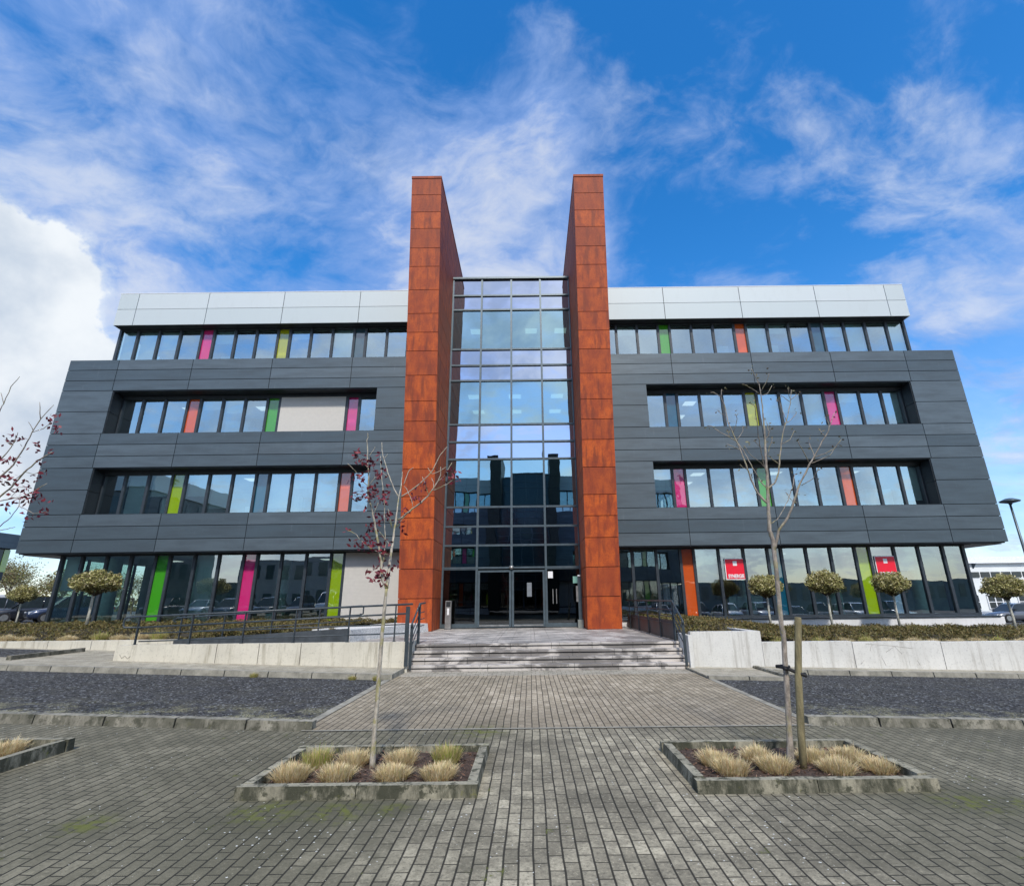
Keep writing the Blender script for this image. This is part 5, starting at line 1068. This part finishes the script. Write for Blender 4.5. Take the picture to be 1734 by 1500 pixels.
    for s in (-1, 1):
        zb = low[-2][2]; m = MB(); m.box(low[-2][0]-.12, low[-2][0]+.05, s*.45, s*.74, zb-.14, zb-.0); m.build('headlight', 'lightlens', t)
        m = MB(); m.box(-2.2, -2.1, s*.55, s*.80, .78, .93); m.build('tail_light', 'tail', t)
        m = MB(); m.box(.75, .9, s*.90, s*1.05, .92, 1.04); m.build('wing_mirror', 'rubber', t)
    m = MB(); m.box(low[-1][0]-.02, low[-1][0]+.03, -.45, .45, .42, .56); m.build('grille', 'black', t)
    return t
proto = {k: make_car(k) for k in ('car', 'suv', 'van')}; used = set()
def car(kind, x, y, rz, colr, label):
    if kind in used: o = copy_tree(proto[kind])
    else: o = proto[kind]; used.add(kind)
    put(o, (x, y, gz(x)), rz, 1, label)
    for ch in o.children:
        if ch.name.split('.')[0] in ('body', 'roof'):
            ch.material_slots[0].link = 'OBJECT'; ch.material_slots[0].material = CARC[colr]
    return o
car('suv', -38.2, 37.5, radians(232), 'grey', 'grey car parked under the far left ball tree, nearest the building corner')
car('car', -41.2, 38.6, radians(232), 'silver', 'silver car parked at the left photo edge behind the bed')
car('suv', -35.2, 37.2, radians(230), 'dark', 'black car half hidden behind the left building corner')
car('suv', -31.4, 36.0, radians(232), 'navy', 'dark blue car seen through the left end glass of the building')
car('van', -44.5, 43.5, radians(232), 'white', 'white van far left behind the silver car')
car('suv', -39.5, 44.0, radians(232), 'dark', 'black car in the second row behind the grey car')
car('car', 40.6, 44.5, radians(180), 'grey', 'grey car low behind the right ball tree beside the shed')
# cars behind the camera, seen in the ground floor glass
rowl = [('suv', -34.5, 'dark'), ('car', -31.2, 'silver'), ('suv', -28.2, 'grey'), ('suv', -25.0, 'dark'), ('suv', -21.8, 'navy'), ('van', -18.4, 'white'), ('suv', -15.4, 'dark'), ('car', -12.6, 'white'), ('suv', -10.0, 'navy')]
rowr = [('car', 12.5, 'silver'), ('suv', 15.6, 'dark'), ('car', 18.6, 'white'), ('suv', 21.6, 'silver'), ('car', 24.7, 'grey'), ('suv', 27.7, 'dark'), ('car', 30.6, 'white'), ('suv', 34.0, 'navy')]
ORD = ['first in its row from the left', 'second in its row from the left', 'third in its row from the left', 'fourth in its row from the left', 'fifth in its row from the left', 'sixth in its row from the left', 'seventh in its row', 'eighth in its row', 'last in its row']
for i, (k, x, c) in enumerate(rowl): car(k, x, -2.6, radians(90+random.uniform(-3, 3)), c, '%s %s mirrored in the left ground floor glass, %s' % (c, k, ORD[i]))
for i, (k, x, c) in enumerate(rowr): car(k, x, -3.0, radians(90+random.uniform(-3, 3)), c, '%s %s mirrored in the right ground floor glass, %s' % (c, k, ORD[i]))

# ------------------------------------------------------------------ the twin building behind the camera, seen in the glass
def copy_sel(o, parent=None):
    c = o.copy(); col.objects.link(c)
    if parent is not None: c.parent = parent
    for ch in list(o.children):
        if ch.name.split('.')[0] in ('ceiling_light', 'roller_blind', 'furniture', 'column'): continue
        copy_sel(ch, c)
    return c
tw = copy_sel(off)
bronze = simple('dark_bronze', (.035, .040, .036), .5, .3, .3); M['mirror'] = simple('block_window', (.03, .06, .075), .10)
def remat(o):
    for ch in o.children:
        k = ch.name.split('.')[0]
        if k in ('corten_fin', 'fin_core', 'fin_cap') or (k == 'glass_pane' and o.name.split('.')[0] == 'curtain_frame'):
            ch.material_slots[0].link = 'OBJECT'; ch.material_slots[0].material = M['mirror'] if k == 'glass_pane' else bronze
        remat(ch)
remat(tw); tw.location = (CX, -21.6, 0); tw.rotation_euler = (0, 0, pi)
tw['label'] = 'facing dark grey office block with dark bronze fins, seen only mirrored in the entrance glass'
def block(x0, x1, y0, y1, h, floors, wallm, label, top=None, cat='office building'):
    t = thing('block_building', ((x0+x1)/2, (y0+y1)/2, 0), label, cat)
    m = MB(); m.box(x0, x1, y0, y1, -1, h); m.build('wall', wallm, t)
    if top: m = MB(); m.box(x0-.3, x1+.3, y0-.3, y1+.3, h, h+1.9); m.build('parapet', top, t)
    fh = h/floors
    for f in range(floors):
        z = f*fh+fh*.32; x = x0+.8
        while x < x1-1.6:
            m = MB(); m.box(x, x+1.15, y1, y1+.05, z, z+fh*.5); m.build('window', 'mirror', t); x += 2.1
        y = y0+.8
        while y < y1-1.6:
            m = MB(); m.box(x1, x1+.05, y, y+1.15, z, z+fh*.5); m.build('window', 'mirror', t); y += 2.1
    return t
block(-66, -43, -22, -8, 14.2, 4, 'grey', 'tall dark office block beyond the left parking rows, seen only mirrored in the glass', 'silver')
block(-40, -27, -38, -24, 7.6, 2, simple('cream_render', (.42, .40, .36), .8), 'two storey cream house block seen only mirrored in the left ground floor glass')
block(26, 110, -62, -42, 4.3, 1, simple('hall_wall', (.16, .18, .18), .7), 'long low hall seen only mirrored in the right ground floor glass', None, 'factory')
block(-130, -45, -62, -42, 5.5, 1, simple('hall_wall_b', (.13, .15, .14), .7), 'distant low hall seen only mirrored in the left ground floor glass', None, 'factory')
# clean helper properties
for o in bpy.data.objects:
    if '_o' in o: del o['_o']
